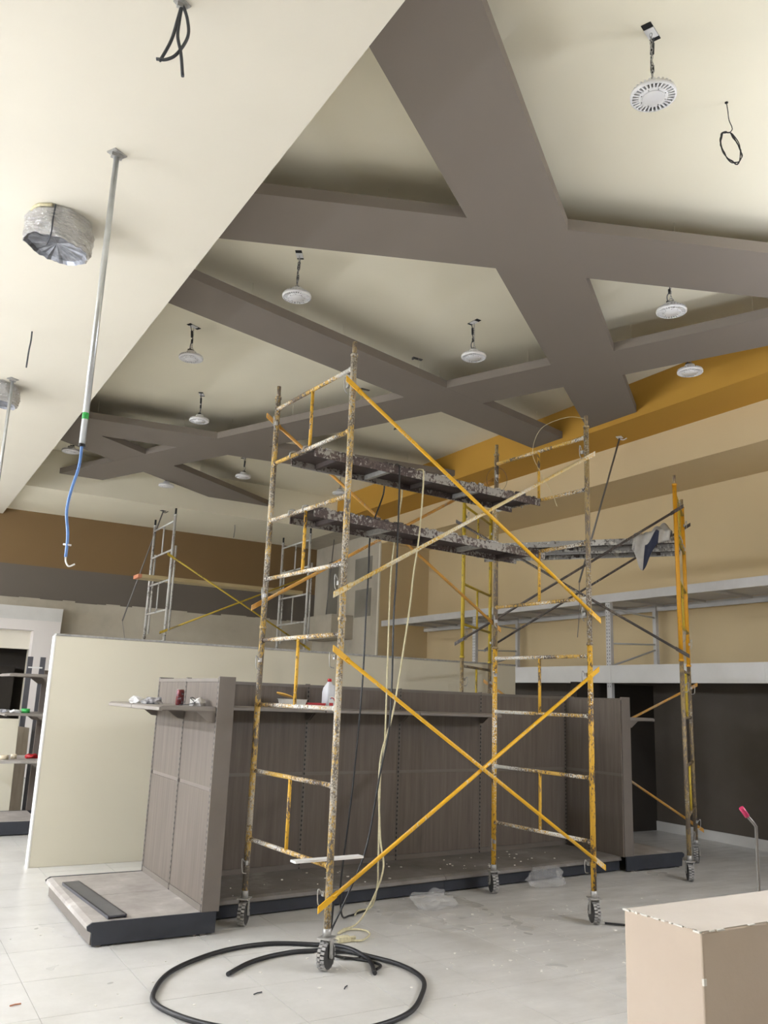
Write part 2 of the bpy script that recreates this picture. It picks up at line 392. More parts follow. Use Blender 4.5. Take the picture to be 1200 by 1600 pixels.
# back wall in three painted bands
OPX0, OPX1, OPZ = 0.2, 2.62, 2.80    # opening below the white surround
bm = new(); box(bm, XL, X2, YW, YW+0.2, 4.125, ZBK+0.4); wb = struct('wall_back', bm, M['brown'], 'mustard band along the top of back wall, browned for shade', 'wall')
bm = new(); box(bm, XL, X2, YW-0.006, YW+0.2, 3.48, 4.125); o = obj('paint_band', bm, M['taupe_shaded'], wb); o['label'] = 'grey taupe band with a ragged lower edge'
bm = new()
box(bm, XL, OPX0, YW, YW+0.2, 0, 3.48); box(bm, OPX1, X2, YW, YW+0.2, 0, 3.48); box(bm, OPX0, OPX1, YW, YW+0.2, OPZ, 3.48)
o = obj('bare_plaster', bm, M['drywall'], wb); o['label'] = 'bare plaster below the painted bands'
bm = new(); rnd = random.Random(3)
x = XL
while x < X2-0.3:   # ragged render edge
    wdt = rnd.uniform(0.15, 0.5); box(bm, x, x+wdt, YW-0.012, YW-0.004, 3.48-rnd.uniform(0.0, 0.035), 3.50); x += wdt
o = obj('ragged_edge', bm, M['taupe_shaded'], wb)
# bulkheads
bm = new(); box(bm, XS, XF, YF, YW, ZBK, ZC); struct('trim_1', bm, M['ceil'], 'cream bulkhead dropped along the back wall', 'bulkhead')
bm = new(); box(bm, XF, X3, YN, YW, ZM, ZC); struct('trim_2', bm, M['mustard'], 'mustard bulkhead dropped along the right wall', 'bulkhead')
bm = new(); box(bm, X2, X3, YN, YW, Z3, ZM); struct('trim_3', bm, M['beige'], 'beige bulkhead stepped below the mustard one', 'bulkhead')
bm = new(); box(bm, XF, X2, YF+0.02, YW, ZBK, ZM); struct('trim_4', bm, M['drywall'], 'unpainted bulkhead corner at the back', 'bulkhead')
# pier in the far right corner
bm = new(); box(bm, X2, X3, YC, YW, 0, Z3); pier = struct('wall_pier', bm, M['beige'], 'beige pier in the far right corner', 'wall')
bm = new(); box(bm, X2-0.012, X2, YC+0.03, YW, 0, ZBK); o = obj('bare_side', bm, M['drywall'], pier); o['label'] = 'unpainted plaster side'
bm = new(); box(bm, X2-0.03, X2, YC, YC+0.06, 0, Z3); obj('corner_bead', bm, M['shell'], pier)
for y0, y1, z0, z1 in ((15.55, 16.25, 3.45, 4.05), (15.55, 16.3, 4.25, 4.75), (17.1, 17.6, 3.5, 4.85), (15.3, 16.2, 2.2, 2.6)):
    bm = new(); box(bm, X2-0.02, X2-0.010, y0, y1, z0, z1); obj('putty_patch', bm, M['darkpatch'], pier)
bm = new(); box(bm, X2-0.55, X2-0.012, 16.3, 17.7, 2.98, 3.50); struct('trim_5', bm, M['drywall'], 'plaster box beam on the corner pier', 'bulkhead')
# partition
PX0, PX1, PY, PZ = 1.555, 7.57, 9.13, 2.225
bm = new(); box(bm, PX0, PX1, PY, PY+0.13, 0, PZ); part = struct('wall_partition', bm, M['cream_part'], 'cream free-standing partition wall behind the shelving', 'wall', 0.004)
bm = new(); box(bm, PX0-0.002, PX1, PY-0.006, PY+0.136, PZ, PZ+0.022); o = obj('metal_track', bm, M['steel'], part); o['label'] = 'galvanised track on the raw top edge'
bm = new(); box(bm, PX0-0.014, PX0-0.0005, PY-0.002, PY+0.132, 0.0, PZ); o = obj('lit_end_face', bm, M['lit_end'], part); o['label'] = 'end face whitened to look strongly lit'
# wall closing the space under the deck
bm = new(); box(bm, 8.6, X3, 9.02, 9.15, 0, 2.06); struct('wall_under_deck', bm, M['black_and_shade'], 'wall closing the recess under the deck, shade painted in', 'wall')
bm = new(); box(bm, X3-0.02, X3, YN, 9.02, 0, 0.13); struct('baseboard_right', bm, M['fascia'], 'pale baseboard along the dark lower wall', 'baseboard')

# floor with individual tiles
TP, TG = 0.63, 0.0035
bm = new(); box(bm, XL, X3, YN, YW+1.5, -0.12, -0.004); floor = struct('floor', bm, M['grout'], 'polished pale grey tile floor with dust', 'floor')
tx0 = 1.645-TP*5; ty0 = 5.10-TP*5
tmesh = None; cnt = 0
near = set()
for i in range(0, 18):
    for j in range(0, 16):
        near.add((i, j)); x, y = tx0+i*TP, ty0+j*TP
        if x+TP > X3: continue
        if tmesh is None:
            b2 = new(); box(b2, TG/2, TP-TG/2, TG/2, TP-TG/2, -0.010, 0.0)
            t = obj('tile', b2, M['tile'], floor); tmesh = t.data
        else:
            t = bpy.data.objects.new('tile', tmesh); C.objects.link(t); t.parent = floor
        t.location = (x, y, 0); cnt += 1
bm = new()
for i in range(-12, 25):
    for j in range(-16, 30):
        x, y = tx0+i*TP, ty0+j*TP
        x1, y1 = min(x+TP, X3), y+TP
        if x < XL or y < YN or y1 > YW+1.4 or x >= X3-0.02: continue
        if (i, j) in near and x+TP <= X3: continue
        box(bm, x+TG/2, x1-TG/2, y+TG/2, y1-TG/2, -0.010, 0)
o = obj('far_tiles', bm, M['tile'], floor); o['kind'] = 'stuff'

# doorway with white surround in the back wall, and what is seen through it
bm = new()
box(bm, -1.2, OPX0, YW-0.35, YW, 0, 3.26); box(bm, OPX1, 3.12, YW-0.35, YW, 0, 3.26); box(bm, OPX0, OPX1, YW-0.35, YW, OPZ, 3.26)
sur = struct('door_1', bm, M['white_panel'], 'white boxed surround of the opening at far left', 'door surround')
bm = new(); box(bm, -1.2, 3.125, YW-0.357, YW-0.35, 3.00, 3.262); obj('fascia_board', bm, M['fascia'], sur)
bm = new(); box(bm, OPX0, OPX1, YW-0.02, YW+0.15, 2.44, OPZ); obj('lintel', bm, M['cream'], sur)
bm = new(); box(bm, OPX0-0.6, OPX1+0.8, YW+1.3, YW+1.45, 0, 3.2); struct('wall_beyond', bm, M['shadedwall'], 'dim unfinished wall beyond the far opening', 'wall')
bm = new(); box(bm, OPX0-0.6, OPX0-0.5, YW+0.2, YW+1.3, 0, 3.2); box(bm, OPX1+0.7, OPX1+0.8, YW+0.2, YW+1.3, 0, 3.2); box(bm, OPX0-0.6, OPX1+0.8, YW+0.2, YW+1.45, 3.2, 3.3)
struct('wall_beyond_sides', bm, M['shadedwall'], 'dim side walls and lid beyond the far opening', 'wall')

t = thing('dark_door_shape', 'black door-like shape seen through the far left opening', 'cabinet', (1.75, YW+0.9, 0))  # dark door-like shape beyond the opening, built as a two-door box
b = new(); box(b, -0.75, 0.75, -0.3, 0.3, 0, 2.1); obj('body', b, M['black_and_shade'], t)
for sx in (-1, 1):
    b = new(); box(b, sx*0.375-0.365, sx*0.375+0.365, -0.318, -0.3, 0.08, 2.06); dr = obj('door', b, M['black_and_shade'], t); b = new(); tube(b, (sx*0.05, -0.33, 0.95), (sx*0.05, -0.33, 1.15), 0.008, 6); obj('handle', b, M['greymetal'], dr)
# floating ceiling beams: straight flat trays hung under the ceiling
def line(ang, off): d = Vector((math.cos(R(ang)), math.sin(R(ang)))); return d, Vector((-d.y, d.x))*off
def clip(poly, nx, ny, c):          # keep nx*x+ny*y <= c
    out = []
    for i in range(len(poly)):
        p, q = poly[i], poly[(i+1) % len(poly)]; dp, dq = nx*p[0]+ny*p[1]-c, nx*q[0]+ny*q[1]-c
        if dp <= 0: out.append(p)
        if dp*dq < 0: t = dp/(dp-dq); out.append((p[0]+(q[0]-p[0])*t, p[1]+(q[1]-p[1])*t))
    return out
BEAMS = [(36.0, 1.175, 1.905), (-22.7, 5.985, 6.72), (14.2, 6.535, 7.17), (-67.25, 8.376, 9.09), (-7.0, 12.42, 13.24), (34.5, 9.31, 10.12)]
BL = ['grey beam crossing from low ceiling edge to mustard wall, nearest', 'grey beam running left to right across the nearest crossing',
      'grey beam from low ceiling edge toward scaffold, second from viewer', 'long grey beam running from the right edge to far left',
      'grey beam above the scaffold planks ending at mustard bulkhead', 'farthest grey beam, its tip at the back bulkhead']
for k, (ang, o0, o1) in enumerate(BEAMS):
    d = Vector((math.cos(R(ang)), math.sin(R(ang)))); n = Vector((-d.y, d.x))
    def strip(a, b, xa, xb, yb):
        P = [tuple(n*a-d*30), tuple(n*a+d*40), tuple(n*b+d*40), tuple(n*b-d*30)]
        P = clip(P, -1, 0, -xa); P = clip(P, 1, 0, xb); P = clip(P, 0, 1, yb); P = clip(P, 0, -1, -YN); return P
    e = 0.0007*k
    bm = new(); prism(bm, strip(o0, o1, XS, XF, YF), ZB+e, ZB+0.10+e)
    bt = struct('trim_%d' % (k+6), bm, M['taupe'], BL[k], 'ceiling beam')
    mid = (o0+o1)/2
    q = -20.0
    while q < 25.0:
        c = n*mid+d*q; q += 1.3
        if not (XS+0.2 < c.x < XF-0.2 and YN+0.2 < c.y < YF-0.2): continue
        bm = new(); tube(bm, (c.x, c.y, ZB+0.10), (c.x, c.y, ZC), 0.0025, 6); obj('hanger_rod', bm, M['ceil'], bt)

# half wall in the foreground right
bm = new(); box(bm, 2.10, 6.0, 1.72, 2.01, 0, 1.10); hw = struct('wall_half', bm, M['pink'], 'pinkish half-height wall at lower right, chipped edges', 'half wall', 0.006)
bm = new(); box(bm, 2.103, 5.997, 1.723, 2.007, 1.1002, 1.1016); o = obj('top_coat', bm, M['topcoat'], hw); o['label'] = 'chalky pale top face'
bm = new(); rnd = random.Random(11)
for k in range(30):
    if rnd.random() < 0.55: p = Vector((2.10+rnd.uniform(-0.001, 0.01), rnd.uniform(1.73, 2.0), 1.1)); q = (0.002+rnd.random()*0.004, 0.003+rnd.random()*0.012, 0.001+rnd.random()*0.003)
    else: p = Vector((2.10+rnd.random()**1.5*0.9, 1.72, 1.1)); q = (0.003+rnd.random()*0.012, 0.0015+rnd.random()*0.003, 0.001+rnd.random()*0.003)
    box(bm, p.x-q[0], p.x+q[0], p.y-q[1], p.y+q[1], p.z-q[2], p.z+0.0015)
for z, s in ((0.975, 0.0025), (0.967, 0.002)): box(bm, 2.097, 2.108, 1.717, 1.722+s, z-s*2, z+s*2)
o = obj('chipped_edge', bm, M['chip'], hw); o['label'] = 'white plaster showing at chipped corners'

# ------------------------------------------------------------------ unseen strip lights: left rows, plus a pair added over the hall
def unseen_strip_light(loc, ceil, label):
    t = thing('unseen_strip_light', label, 'strip light', loc, group='lit strip lights')
    bm = new(); box(bm, -0.05, 0.05, -0.62, 0.62, 0.0, 0.05); obj('housing', bm, M['lampw'], t)
    for sx in (-1, 1):
        bm = new(); tube(bm, (sx*0.075, -0.6, -0.01), (sx*0.075, 0.6, -0.01), 0.022, 8); obj('light_tube', bm, M['tube'], t)
    for y in (-0.4, 0.4):
        bm = new(); tube(bm, (0, y, 0.05), (0, y, ceil-loc[2]), 0.004, 6); obj('hanger', bm, M['zinc'], t)
seen = {}
for x, y, z in STRIPS:
    row = 'left row near the edge' if -3 < x < XS else ('far left row' if x < 0 else 'pair added over the hall')
    seen[row] = seen.get(row, 0)+1
    nth = ['first', 'second', 'third', 'fourth', 'fifth', 'sixth'][seen[row]-1]
    unseen_strip_light((x, y, z), ZS if x < XS else ZC, 'lit white strip light out of view, %s in the %s' % (nth, row))

# ------------------------------------------------------------------ scaffolds
RUNGS = [0.623, 1.129, 1.635, 2.142, 2.642, 3.135, 3.632, 4.123]
JOINT, COLLAR, PIN = 2.246, 4.225, 4.33
def caster(parent, x, y, ang):
    ca = Matrix.Rotation(ang, 3, 'Z'); o0 = Vector((x, y, 0))
    def T(bmm):
        for v in bmm.verts: v.co = ca @ v.co + o0
        return bmm
    b = new(); box(b, -0.055, 0.055, -0.045, 0.045, 0.190, 0.198); tube(b, (0, 0, 0.198), (0, 0, 0.25), 0.028, 10)
    cas = obj('caster', T(b), M['steel'], parent)
    b = new(); tube(b, (0, -0.026, 0.086), (0, 0.026, 0.086), 0.078, 20); wl = obj('wheel', T(b), M['tyre_dark'], cas); b = new()
    for k in range(20):     # tread blocks
        for sy in (-1, 1):
            a = 2*math.pi*(k+0.25*sy)/20; p = Vector((math.cos(a)*0.079, 0.013*sy, 0.086+math.sin(a)*0.079))
            vs = box(b, -0.007, 0.009, -0.012, 0.012, -0.0085, 0.0085)
            bmesh.ops.rotate(b, cent=(0, 0, 0), matrix=Matrix.Rotation(-a, 3, 'Y'), verts=vs); bmesh.ops.translate(b, vec=p, verts=vs)
    obj('tread', T(b), M['tyre'], wl)
    b = new()
    for sy in (-1, 1):
        vs = box(b, -0.020, 0.020, sy*0.036-0.003, sy*0.036+0.003, 0.08, 0.192)
        tube(b, (0, sy*0.033, 0.086), (0, sy*0.045, 0.086), 0.014, 8)
    box(b, 0.03, 0.11, -0.012, 0.012, 0.155, 0.163)
    obj('fork', T(b), M['steel'], cas)
def scaffold(name, label, loc, rz, L, W, pmats, rmat, smat, braces, zoff=0.0, wheels=True, pins=True, pipe=0.0235, sleeve=False, low=0):
    """local x along the braces, local y along the frame width; corner posts B(0,0) A(0,W) D(L,0) C(L,W)"""
    t = thing(name, label, 'scaffold', loc, rz)
    corners = {'B': (0, 0), 'A': (0, W), 'D': (L, 0), 'C': (L, W)}
    for ck, (x, y) in corners.items():
        lo, hi = pmats[ck]
        b = new(); tube(b, (x, y, 0.2 if wheels else 0.0), (x, y, JOINT+zoff), pipe, 12); p = obj('post', b, lo, t)
        if pins:
            for z in (RUNGS[0]-0.17, RUNGS[3]-0.16):
                sgn = 1 if y == 0 else -1; b = new()
                box(b, x-0.03, x-0.012, y+sgn*0.018, y+sgn*0.045, z-0.015, z+0.015)
                sweep(b, spline([(x-0.03, y+sgn*0.03, z), (x-0.06, y+sgn*0.035, z+0.03), (x-0.055, y+sgn*0.04, z-0.06), (x-0.02, y+sgn*0.04, z-0.075)], 4), 0.004, 5)
                obj('brace_pin', b, M['steel'], p)
        b = new(); tube(b, (x, y, JOINT+zoff), (x, y, COLLAR+zoff), pipe, 12); p = obj('post', b, hi, t)
        b = new(); tube(b, (x, y, JOINT+zoff-0.012), (x, y, JOINT+zoff+0.012), pipe+0.006, 12); tube(b, (x, y, COLLAR+zoff-0.012), (x, y, COLLAR+zoff+0.006), pipe+0.005, 12); obj('collar', b, hi, p)
        b = new(); tube(b, (x, y, COLLAR+zoff), (x, y, PIN+zoff), pipe-0.006, 10); obj('spigot', b, M['brown_post'] if not sleeve else M['blackp'], p)
        if pins:
            for z in (RUNGS[4]-0.14, RUNGS[7]-0.14):
                sgn = 1 if y == 0 else -1; b = new()
                box(b, x-0.03, x-0.012, y+sgn*0.018, y+sgn*0.045, z-0.015, z+0.015)
                sweep(b, spline([(x-0.03, y+sgn*0.03, z+0.02), (x-0.05, y+sgn*0.035, z+0.06), (x-0.045, y+sgn*0.04, z-0.03), (x-0.02, y+sgn*0.04, z-0.06)], 4), 0.004, 5)
                obj('brace_pin', b, M['steel'], p)
        if wheels: caster(t, x, y, R(60-{'A': 8, 'B': 24, 'C': -10, 'D': -6}[ck])-rz)
        if sleeve:
            b = new(); tube(b, (x+0.05, y-0.02, 2.3+zoff), (x+0.05, y-0.02, 3.7+zoff), pipe*0.8, 8); obj('sleeve_tube', b, hi, t)
    for x in (0, L):
        for i, z in enumerate(RUNGS):
            b = new(); tube(b, (x, 0.015, z+zoff), (x, W-0.015, z+zoff), 0.0165, 10)
            for yy in (0.03, W-0.03): tube(b, (x, yy-0.012, z+zoff), (x, yy+0.012, z+zoff), 0.021, 10)
            obj('rung', b, rmat[0 if i < 4 else 1], t)
        for i in (0, 2, 4, 6):
            b = new(); tube(b, (x, W/2, RUNGS[i]+zoff), (x, W/2, RUNGS[i+1]+zoff), 0.0135, 8); obj('strut', b, smat[0 if i < 4 else 1], t)
    for (y, z0, z1, mk) in braces:       # brace on side y from z0 at x=0 to z1 at x=L, flattened ends past the posts
        s = -0.035 if y == 0 else 0.035
        sk = 0.028 if z1 > z0 else 0.014
        yy = y+s+(0.014 if z1 > z0 else -0.014)
        b = new(); k = (z1-z0)/L
        tube(b, (0.02, yy, z0+zoff+k*0.02), (L-0.02, yy, z1+zoff-k*0.02), 0.0145, 8)
        for (xa, xb) in ((-0.09, 0.05), (L-0.05, L+0.09)):
            vs = box(b, xa, xb, yy-0.004, yy+0.004, -0.022, 0.022)
            for v in vs: v.co.z += z0+zoff+k*v.co.x
        obj('cross_brace', b, M[mk], t)
    return t

random.seed(5)
ang1 = R(4.12)
YP, YB = M['yelpost'], M['brown_post']
T1 = scaffold('scaffold_tower', 'yellow rolling scaffold tower standing nearest, with two planks and hanging cables', (2.761, 5.213, 0), ang1, 2.546, 1.206,
    {'B': (YP, YP), 'A': (YP, YP), 'D': (M['yel'], YB), 'C': (M['yel'], YB)}, (M['rung'], M['rung']), (M['yel'], M['yel']),
    [(0, 1.985, 0.48, 'brace'), (0, 0.425, 1.98, 'brace'), (0, 3.95, 2.50, 'brace'), (0, 2.46, 3.93, 'bracew'), (1.206, 4.0, 2.48, 'braceo'), (1.206, 2.455, 3.97, 'braceo')])
T2 = scaffold('scaffold_tower', 'orange-topped rolling scaffold tower by the dark lower wall, beyond the shelving', (8.5, 6.99, 0), R(126), 2.5, 1.2,
    {'B': (M['brown_post'], M['orange']), 'A': (M['brown_post'], M['orange']), 'D': (M['brown_post'], M['olive']), 'C': (M['brown_post'], M['olive'])},
    (M['brown_post'], M['olive']), (M['olive'], M['olive']),
    [(1.2, 2.34, 3.86, 'darkbrace'), (1.2, 3.91, 2.45, 'darkbrace'), (0, 3.96, 2.46, 'darkbrace'), (0, 1.98, 0.6, 'braceo'), (0, 0.41, 1.95, 'braceo')])
T3 = scaffold('scaffold_tower', 'white painted scaffold tower behind the cream partition, at the back wall', (3.95, 13.54, 0), 0.0, 2.5, 1.2,
    {k: (M['whitescaf'], M['whitescaf']) for k in 'ABCD'}, (M['whitescaf'], M['whitescaf']), (M['whitescaf'], M['whitescaf']),
    [(0, 3.5, 2.2, 'olive'), (0, 2.3, 3.45, 'olive')], zoff=0.37, pins=False, sleeve=True)

def plank(label, parent_m, x0, x1, y0, y1, z, mat, ribs=5, skew=0.0, hooks=True, splash=True, seed=1):
    """steel scaffold deck: shallow tray with folded sides, cross ribs below, hooks over the rungs"""
    loc = parent_m @ Vector(((x0+x1)/2, (y0+y1)/2, z)); rz = parent_m.to_euler().z
    t = thing('scaffold_plank', label, 'plank', loc, rz)
    hx, hy = (x1-x0)/2, (y1-y0)/2
    b = new()
    box(b, -hx, hx, -hy, hy, 0.0, 0.012)
    box(b, -hx, hx, -hy, -hy+0.012, -0.058, 0.0); box(b, -hx, hx, hy-0.012, hy, -0.058, 0.0)
    if skew:
        for v in b.verts: v.co.y += skew*v.co.x/hx
    dk_ = obj('deck', b, mat, t)
    b = new(); box(b, -hx+0.005, hx-0.005, -hy+0.012, hy-0.012, -0.006, -0.0005)
    if skew:
        for v in b.verts: v.co.y += skew*v.co.x/hx
    obj('underside', b, M['plank_under'], dk_)
    for k in range(ribs):
        x = -hx+2*hx*(k+0.5)/ribs
        b = new(); box(b, x-0.02, x+0.02, -hy+0.012, hy-0.012, -0.045, -0.001)
        if skew:
            for v in b.verts: v.co.y += skew*v.co.x/hx
        obj('rib', b, M['steel'] if k in (1, 3) else M['plank_under'], t)
    b = new(); rnd = random.Random(seed)
    if splash:       # crusts of plaster
        for k in range(150):
            x = rnd.uniform(-hx, hx); y = rnd.choice((-hy, -hy+rnd.random()*0.1, hy-rnd.random()*0.3)); s = rnd.uniform(0.004, 0.014)
            vs = box(b, x-s*1.6, x+s*1.6, y-s, y+s, 0.010, 0.012+s*rnd.uniform(0.5, 1.3))
            for v in vs: v.co += Vector((rnd.uniform(-1, 1), rnd.uniform(-1, 1), rnd.uniform(-.3, .3)))*s*0.5; v.co.y += skew*v.co.x/hx
        o = obj('plaster_crust', b, M['crust'] if mat == M['plank'] else M['plankg'], t); o['kind'] = 'stuff'
    else: b.free()
    if hooks:
        for sx in (-1, 1):
            for sy in (-0.55, 0.55):
                b = new(); X = sx*hx
                sweep(b, spline([(X-sx*0.04, sy*hy, 0.0), (X+sx*0.012, sy*hy, 0.035), (X+sx*0.055, sy*hy, 0.025), (X+sx*0.06, sy*hy, -0.015)], 5), 0.008, 6)
                if skew:
                    for v in b.verts: v.co.y += skew*v.co.x/hx
                obj('hook', b, M['steel'], t)
    return t
MT1 = Matrix.Translation((2.761, 5.213, 0)) @ Matrix.Rotation(ang1, 4, 'Z')
MT2 = Matrix.Translation((8.5, 6.99, 0)) @ Matrix.Rotation(R(126), 4, 'Z')
plank('plaster-crusted plank, upper of the two on the nearest scaffold', MT1, 0.03, 2.52, 0.56, 0.96, 3.625, M['plank'], seed=1)
plank('plaster-crusted plank, lower of the two on the nearest scaffold', MT1, 0.02, 2.62, 0.55, 0.95, 3.125, M['plank'], skew=0.05, seed=2)
plank('grey plank on the far scaffold, nearer one with the jacket', MT2, 0.02, 2.48, 0.78, 1.14, 3.62, M['plankg'], seed=3)
plank('grey plank on the far scaffold, the one nearer the rack', MT2, 0.02, 2.48, 0.36, 0.72, 3.60, M['plankg'], seed=4)
# timber board on the back scaffold
t = thing('timber_board', 'pale timber board with red end on the back scaffold', 'board', (5.0, 14.1, 3.54))
b = new(); box(b, -1.4, 1.55, -0.16, 0.16, 0.0, 0.06); obj('board_body', b, M['board'], t)
b = new(); box(b, -1.46, -1.4, -0.16, 0.16, 0.0, 0.06); obj('painted_end', b, M['board_end'], t)

# jacket hung over the far planks
def jacket():
    t = thing('jacket', 'grey and navy work jacket draped over the far plank end', 'jacket', (7.55, 6.70, 3.64))
    ax = Vector((math.cos(R(126)), math.sin(R(126)), 0)); ay = Vector((-ax.y, ax.x, 0)); base = MT2 @ Vector((0.12, 1.15, 3.635)); t.location = base
    def grid(fn, nu, nv):
        b = new(); V = [[b.verts.new(fn(i/nu, j/nv)) for j in range(nv+1)] for i in range(nu+1)]
        for i in range(nu):
            for j in range(nv): b.faces.new((V[i][j], V[i+1][j], V[i+1][j+1], V[i][j+1])).smooth = True
        return b
    def wav(u, v): return 0.014*math.sin(u*13+v*3)+0.008*math.sin(u*29-v*8)
    def hangs(u): return 0.10+0.30*math.exp(-((u-0.68)/0.22)**2)+0.05*u
    def f(u, v, off=0.0):     # u along the plank away from the post, v from on top over the edge and down
        x = -0.06+u*0.40
        L = hangs(u); s = v*(0.26+L)
        bunch = 0.13*math.exp(-((u-0.25)/0.28)**2)
        if s < 0.26:
            k = s/0.26
            p = ax*x-ay*(0.26-s)+Vector((0, 0, 0.035+bunch*math.sin(k*2.9)+0.02*math.sin(u*21+k*7)))
        else:
            d = s-0.26
            p = ax*(x+d*0.12)+ay*(0.02+off+wav(u, v)+0.03*math.sin(min(1, d/0.1)*1.5)+0.4*bunch*max(0, 1-d/0.15))+Vector((0, 0, 0.045-d+bunch*0.25*max(0, 1-d/0.1)))
        return p
    o = obj('body', grid(f, 30, 26), M['cloth'], t); o.modifiers.new('thick', 'SOLIDIFY').thickness = 0.006
    o = obj('navy_panel', grid(lambda u, v: f(0.30+u*0.36, 0.58+0.05*math.sin(u*3)+v*0.43-0.05*v*math.sin(u*3), 0.010), 12, 10), M['navycloth'], t); o.modifiers.new('thick', 'SOLIDIFY').thickness = 0.006
    o = obj('navy_hem', grid(lambda u, v: f(0.93+u*0.07, 0.2+v*0.8, 0.006), 3, 14), M['navycloth'], t); o.modifiers.new('thick', 'SOLIDIFY').thickness = 0.006
jacket()

# ------------------------------------------------------------------ gondola shelving
def rotz(bmm, ang, piv):
    bmesh.ops.rotate(bmm, cent=piv, matrix=Matrix.Rotation(ang, 3, 'Z'), verts=bmm.verts); return bmm
BT = 0.155        # base shelf height
GH = 1.83         # height of the shelving
def shelf_profile(y_front, y_back, z):     # (y,z) section with a rolled front channel
    return [(y_back, z-0.03), (y_back, z), (y_front+0.015, z), (y_front-0.012, z-0.012), (y_front-0.012, z-0.034), (y_front+0.012, z-0.040), (y_front+0.012, z-0.03)]
def gondola_bays(t, loc, n_edges, y_back, depth, rot, piv, side=-1, panels=True, shelf=None, shelf_bays=None, kick='navy', bt=BT, dusty='dusty'):
    """bays laid along local x, facing -y. everything rotated by rot about piv"""
    def put(name, b, m, par, bev=0.0): return obj(name, rotz(b, rot, piv), m, par, loc, bev)
    yf = y_back-depth
    for i in range(len(n_edges)-1):
        a, e = n_edges[i], n_edges[i+1]
        b = new(); extrude_x(b, [(y_back, bt-0.03), (y_back, bt), (yf+0.03, bt), (yf-0.004, bt-0.014), (yf-0.012, bt-0.040), (yf+0.01, bt-0.050), (yf+0.02, bt-0.03)], a+0.0025, e-0.0025)
        put('base_shelf', b, M[dusty], t)
        b = new(); box(b, a+0.001, e-0.001, yf+0.02, yf+0.035, 0.012, bt-0.03); put('kick_plate', b, M[kick], t)
        if panels:
            for z0, z1 in ((bt, bt+0.045),): b = new(); box(b, a+0.015, e-0.015, y_back-0.012, y_back+0.01, z0, z1); put('bottom_rail', b, M['frame'], t)
            for z0, z1 in ((bt+0.047, 0.985), (1.015, GH-0.035)):
                b = new(); box(b, a+0.016, e-0.016, y_back-0.008, y_back+0.012, z0, z1); put('back_panel', b, M['wood'], t)
            b = new(); box(b, a+0.016, e-0.016, y_back-0.002, y_back+0.012, 0.985, 1.015); put('joint_strip', b, M['frame'], t)
            b = new(); box(b, a+0.002, e-0.002, y_back-0.014, y_back+0.03, GH-0.035, GH-0.008); put('top_rail', b, M['frame'], t)
    for i, a in enumerate(n_edges):
        if panels:
            b = new(); box(b, a-0.015, a+0.015, y_back-0.010, y_back+0.03, 0.0, GH); u = put('upright', b, M['frame'], t)
            b = new(); box(b, a-0.007, a+0.007, y_back-0.0125, y_back-0.0105, bt, GH-0.02); put('slot_strip', b, M['slot'], u)
    if shelf:
        z, d = shelf
        for i in range(len(n_edges)-1):
            if shelf_bays and i not in shelf_bays: continue
            a, e = n_edges[i], n_edges[i+1]
            b = new(); extrude_x(b, shelf_profile(y_back-d, y_back-0.014, z), a+0.004, e-0.004); sh = put('shelf', b, M['shelfm'], t)
            for x in (a+0.012, e-0.012):
                b = new(); yb = y_back-0.013
                pts = [(yb, z-0.02), (yb, z-0.115), (yb-0.05, z-0.11), (yb-0.10, z-0.075), (yb-0.15, z-0.04), (yb-d+0.06, z-0.03), (yb-d+0.06, z-0.015)]
                extrude_x(b, pts, x-0.004, x+0.004); put('bracket', b, M['frame'], sh)
# main run (faces the viewer), turned by 4 degrees
rot = R(4.0); piv = (2.44, 7.40, 0)
t = thing('shelving_run', 'dark wood-backed gondola shelving run behind the nearest scaffold', 'shelving', (2.44, 7.40, 0))
gondola_bays(t, (2.44, 7.40, 0), [2.44, 3.635, 4.735, 5.84, 7.17], 7.40, 0.80, rot, piv, shelf=(1.605, 0.34), shelf_bays=(0, 1, 2), dusty='dusty_shaded')
b = new(); box(b, 2.44, 7.17, 7.405, 7.435, 0.0, GH-0.01); obj('back_board', rotz(b, rot, piv), M['frame'], t, (2.44, 7.40, 0))
# end unit on the left: local run along -y ... built facing -y then turned to face -x
def end_unit(name, label, loc, length, depth, mirror, shelf, panel_edges, bt=BT, kick='navy', dusty='dusty', thick=0.12, panels=True):
    t = thing(name, label, 'shelving', loc)
    # local: bays along x in 0..length, facing -y ; rotate so that -y becomes -x (or +x)
    ang = R(-90) if not mirror else R(90)
    edges = panel_edges
    sub = (0, 0, 0)
    gondola_bays(t, (0, 0, 0), edges, 0.0, depth, ang, (0, 0, 0), shelf=shelf, bt=bt, dusty=dusty, panels=panels, kick=kick)
    def put(nm, b, m): return obj(nm, rotz(b, ang, (0, 0, 0)), m, t)
    # end sides of the base (dark) with the rolled front outline
    for x0, x1 in ((edges[0]-0.02, edges[0]-0.004), (edges[-1]+0.004, edges[-1]+0.02)):
        b = new(); extrude_x(b, [(0.10, 0.012), (0.10, bt+0.002), (-depth+0.02, bt+0.002), (-depth-0.014, bt-0.02), (-depth-0.008, bt-0.045), (-depth+0.02, bt-0.06), (-depth+0.03, 0.012)], x0, x1)
        put('base_side', b, M['navy'])
    b = new(); 
    for x in edges:
        for y in (-depth+0.08, -0.05): tube(b, (x, y, 0), (x, y, 0.03), 0.018, 8)
    put('levelling_feet', b, M['frame'])
    # end posts
    for x in (edges[0]-0.02, edges[-1]+0.0):
        b = new(); box(b, x, x+0.02, -0.012, thick, bt, GH+0.005); put('end_post', b, M['frame'])
    b = new(); box(b, edges[0], edges[-1], thick-0.012, thick, bt, GH-0.01); put('rear_board', b, M['wood'])
    return t
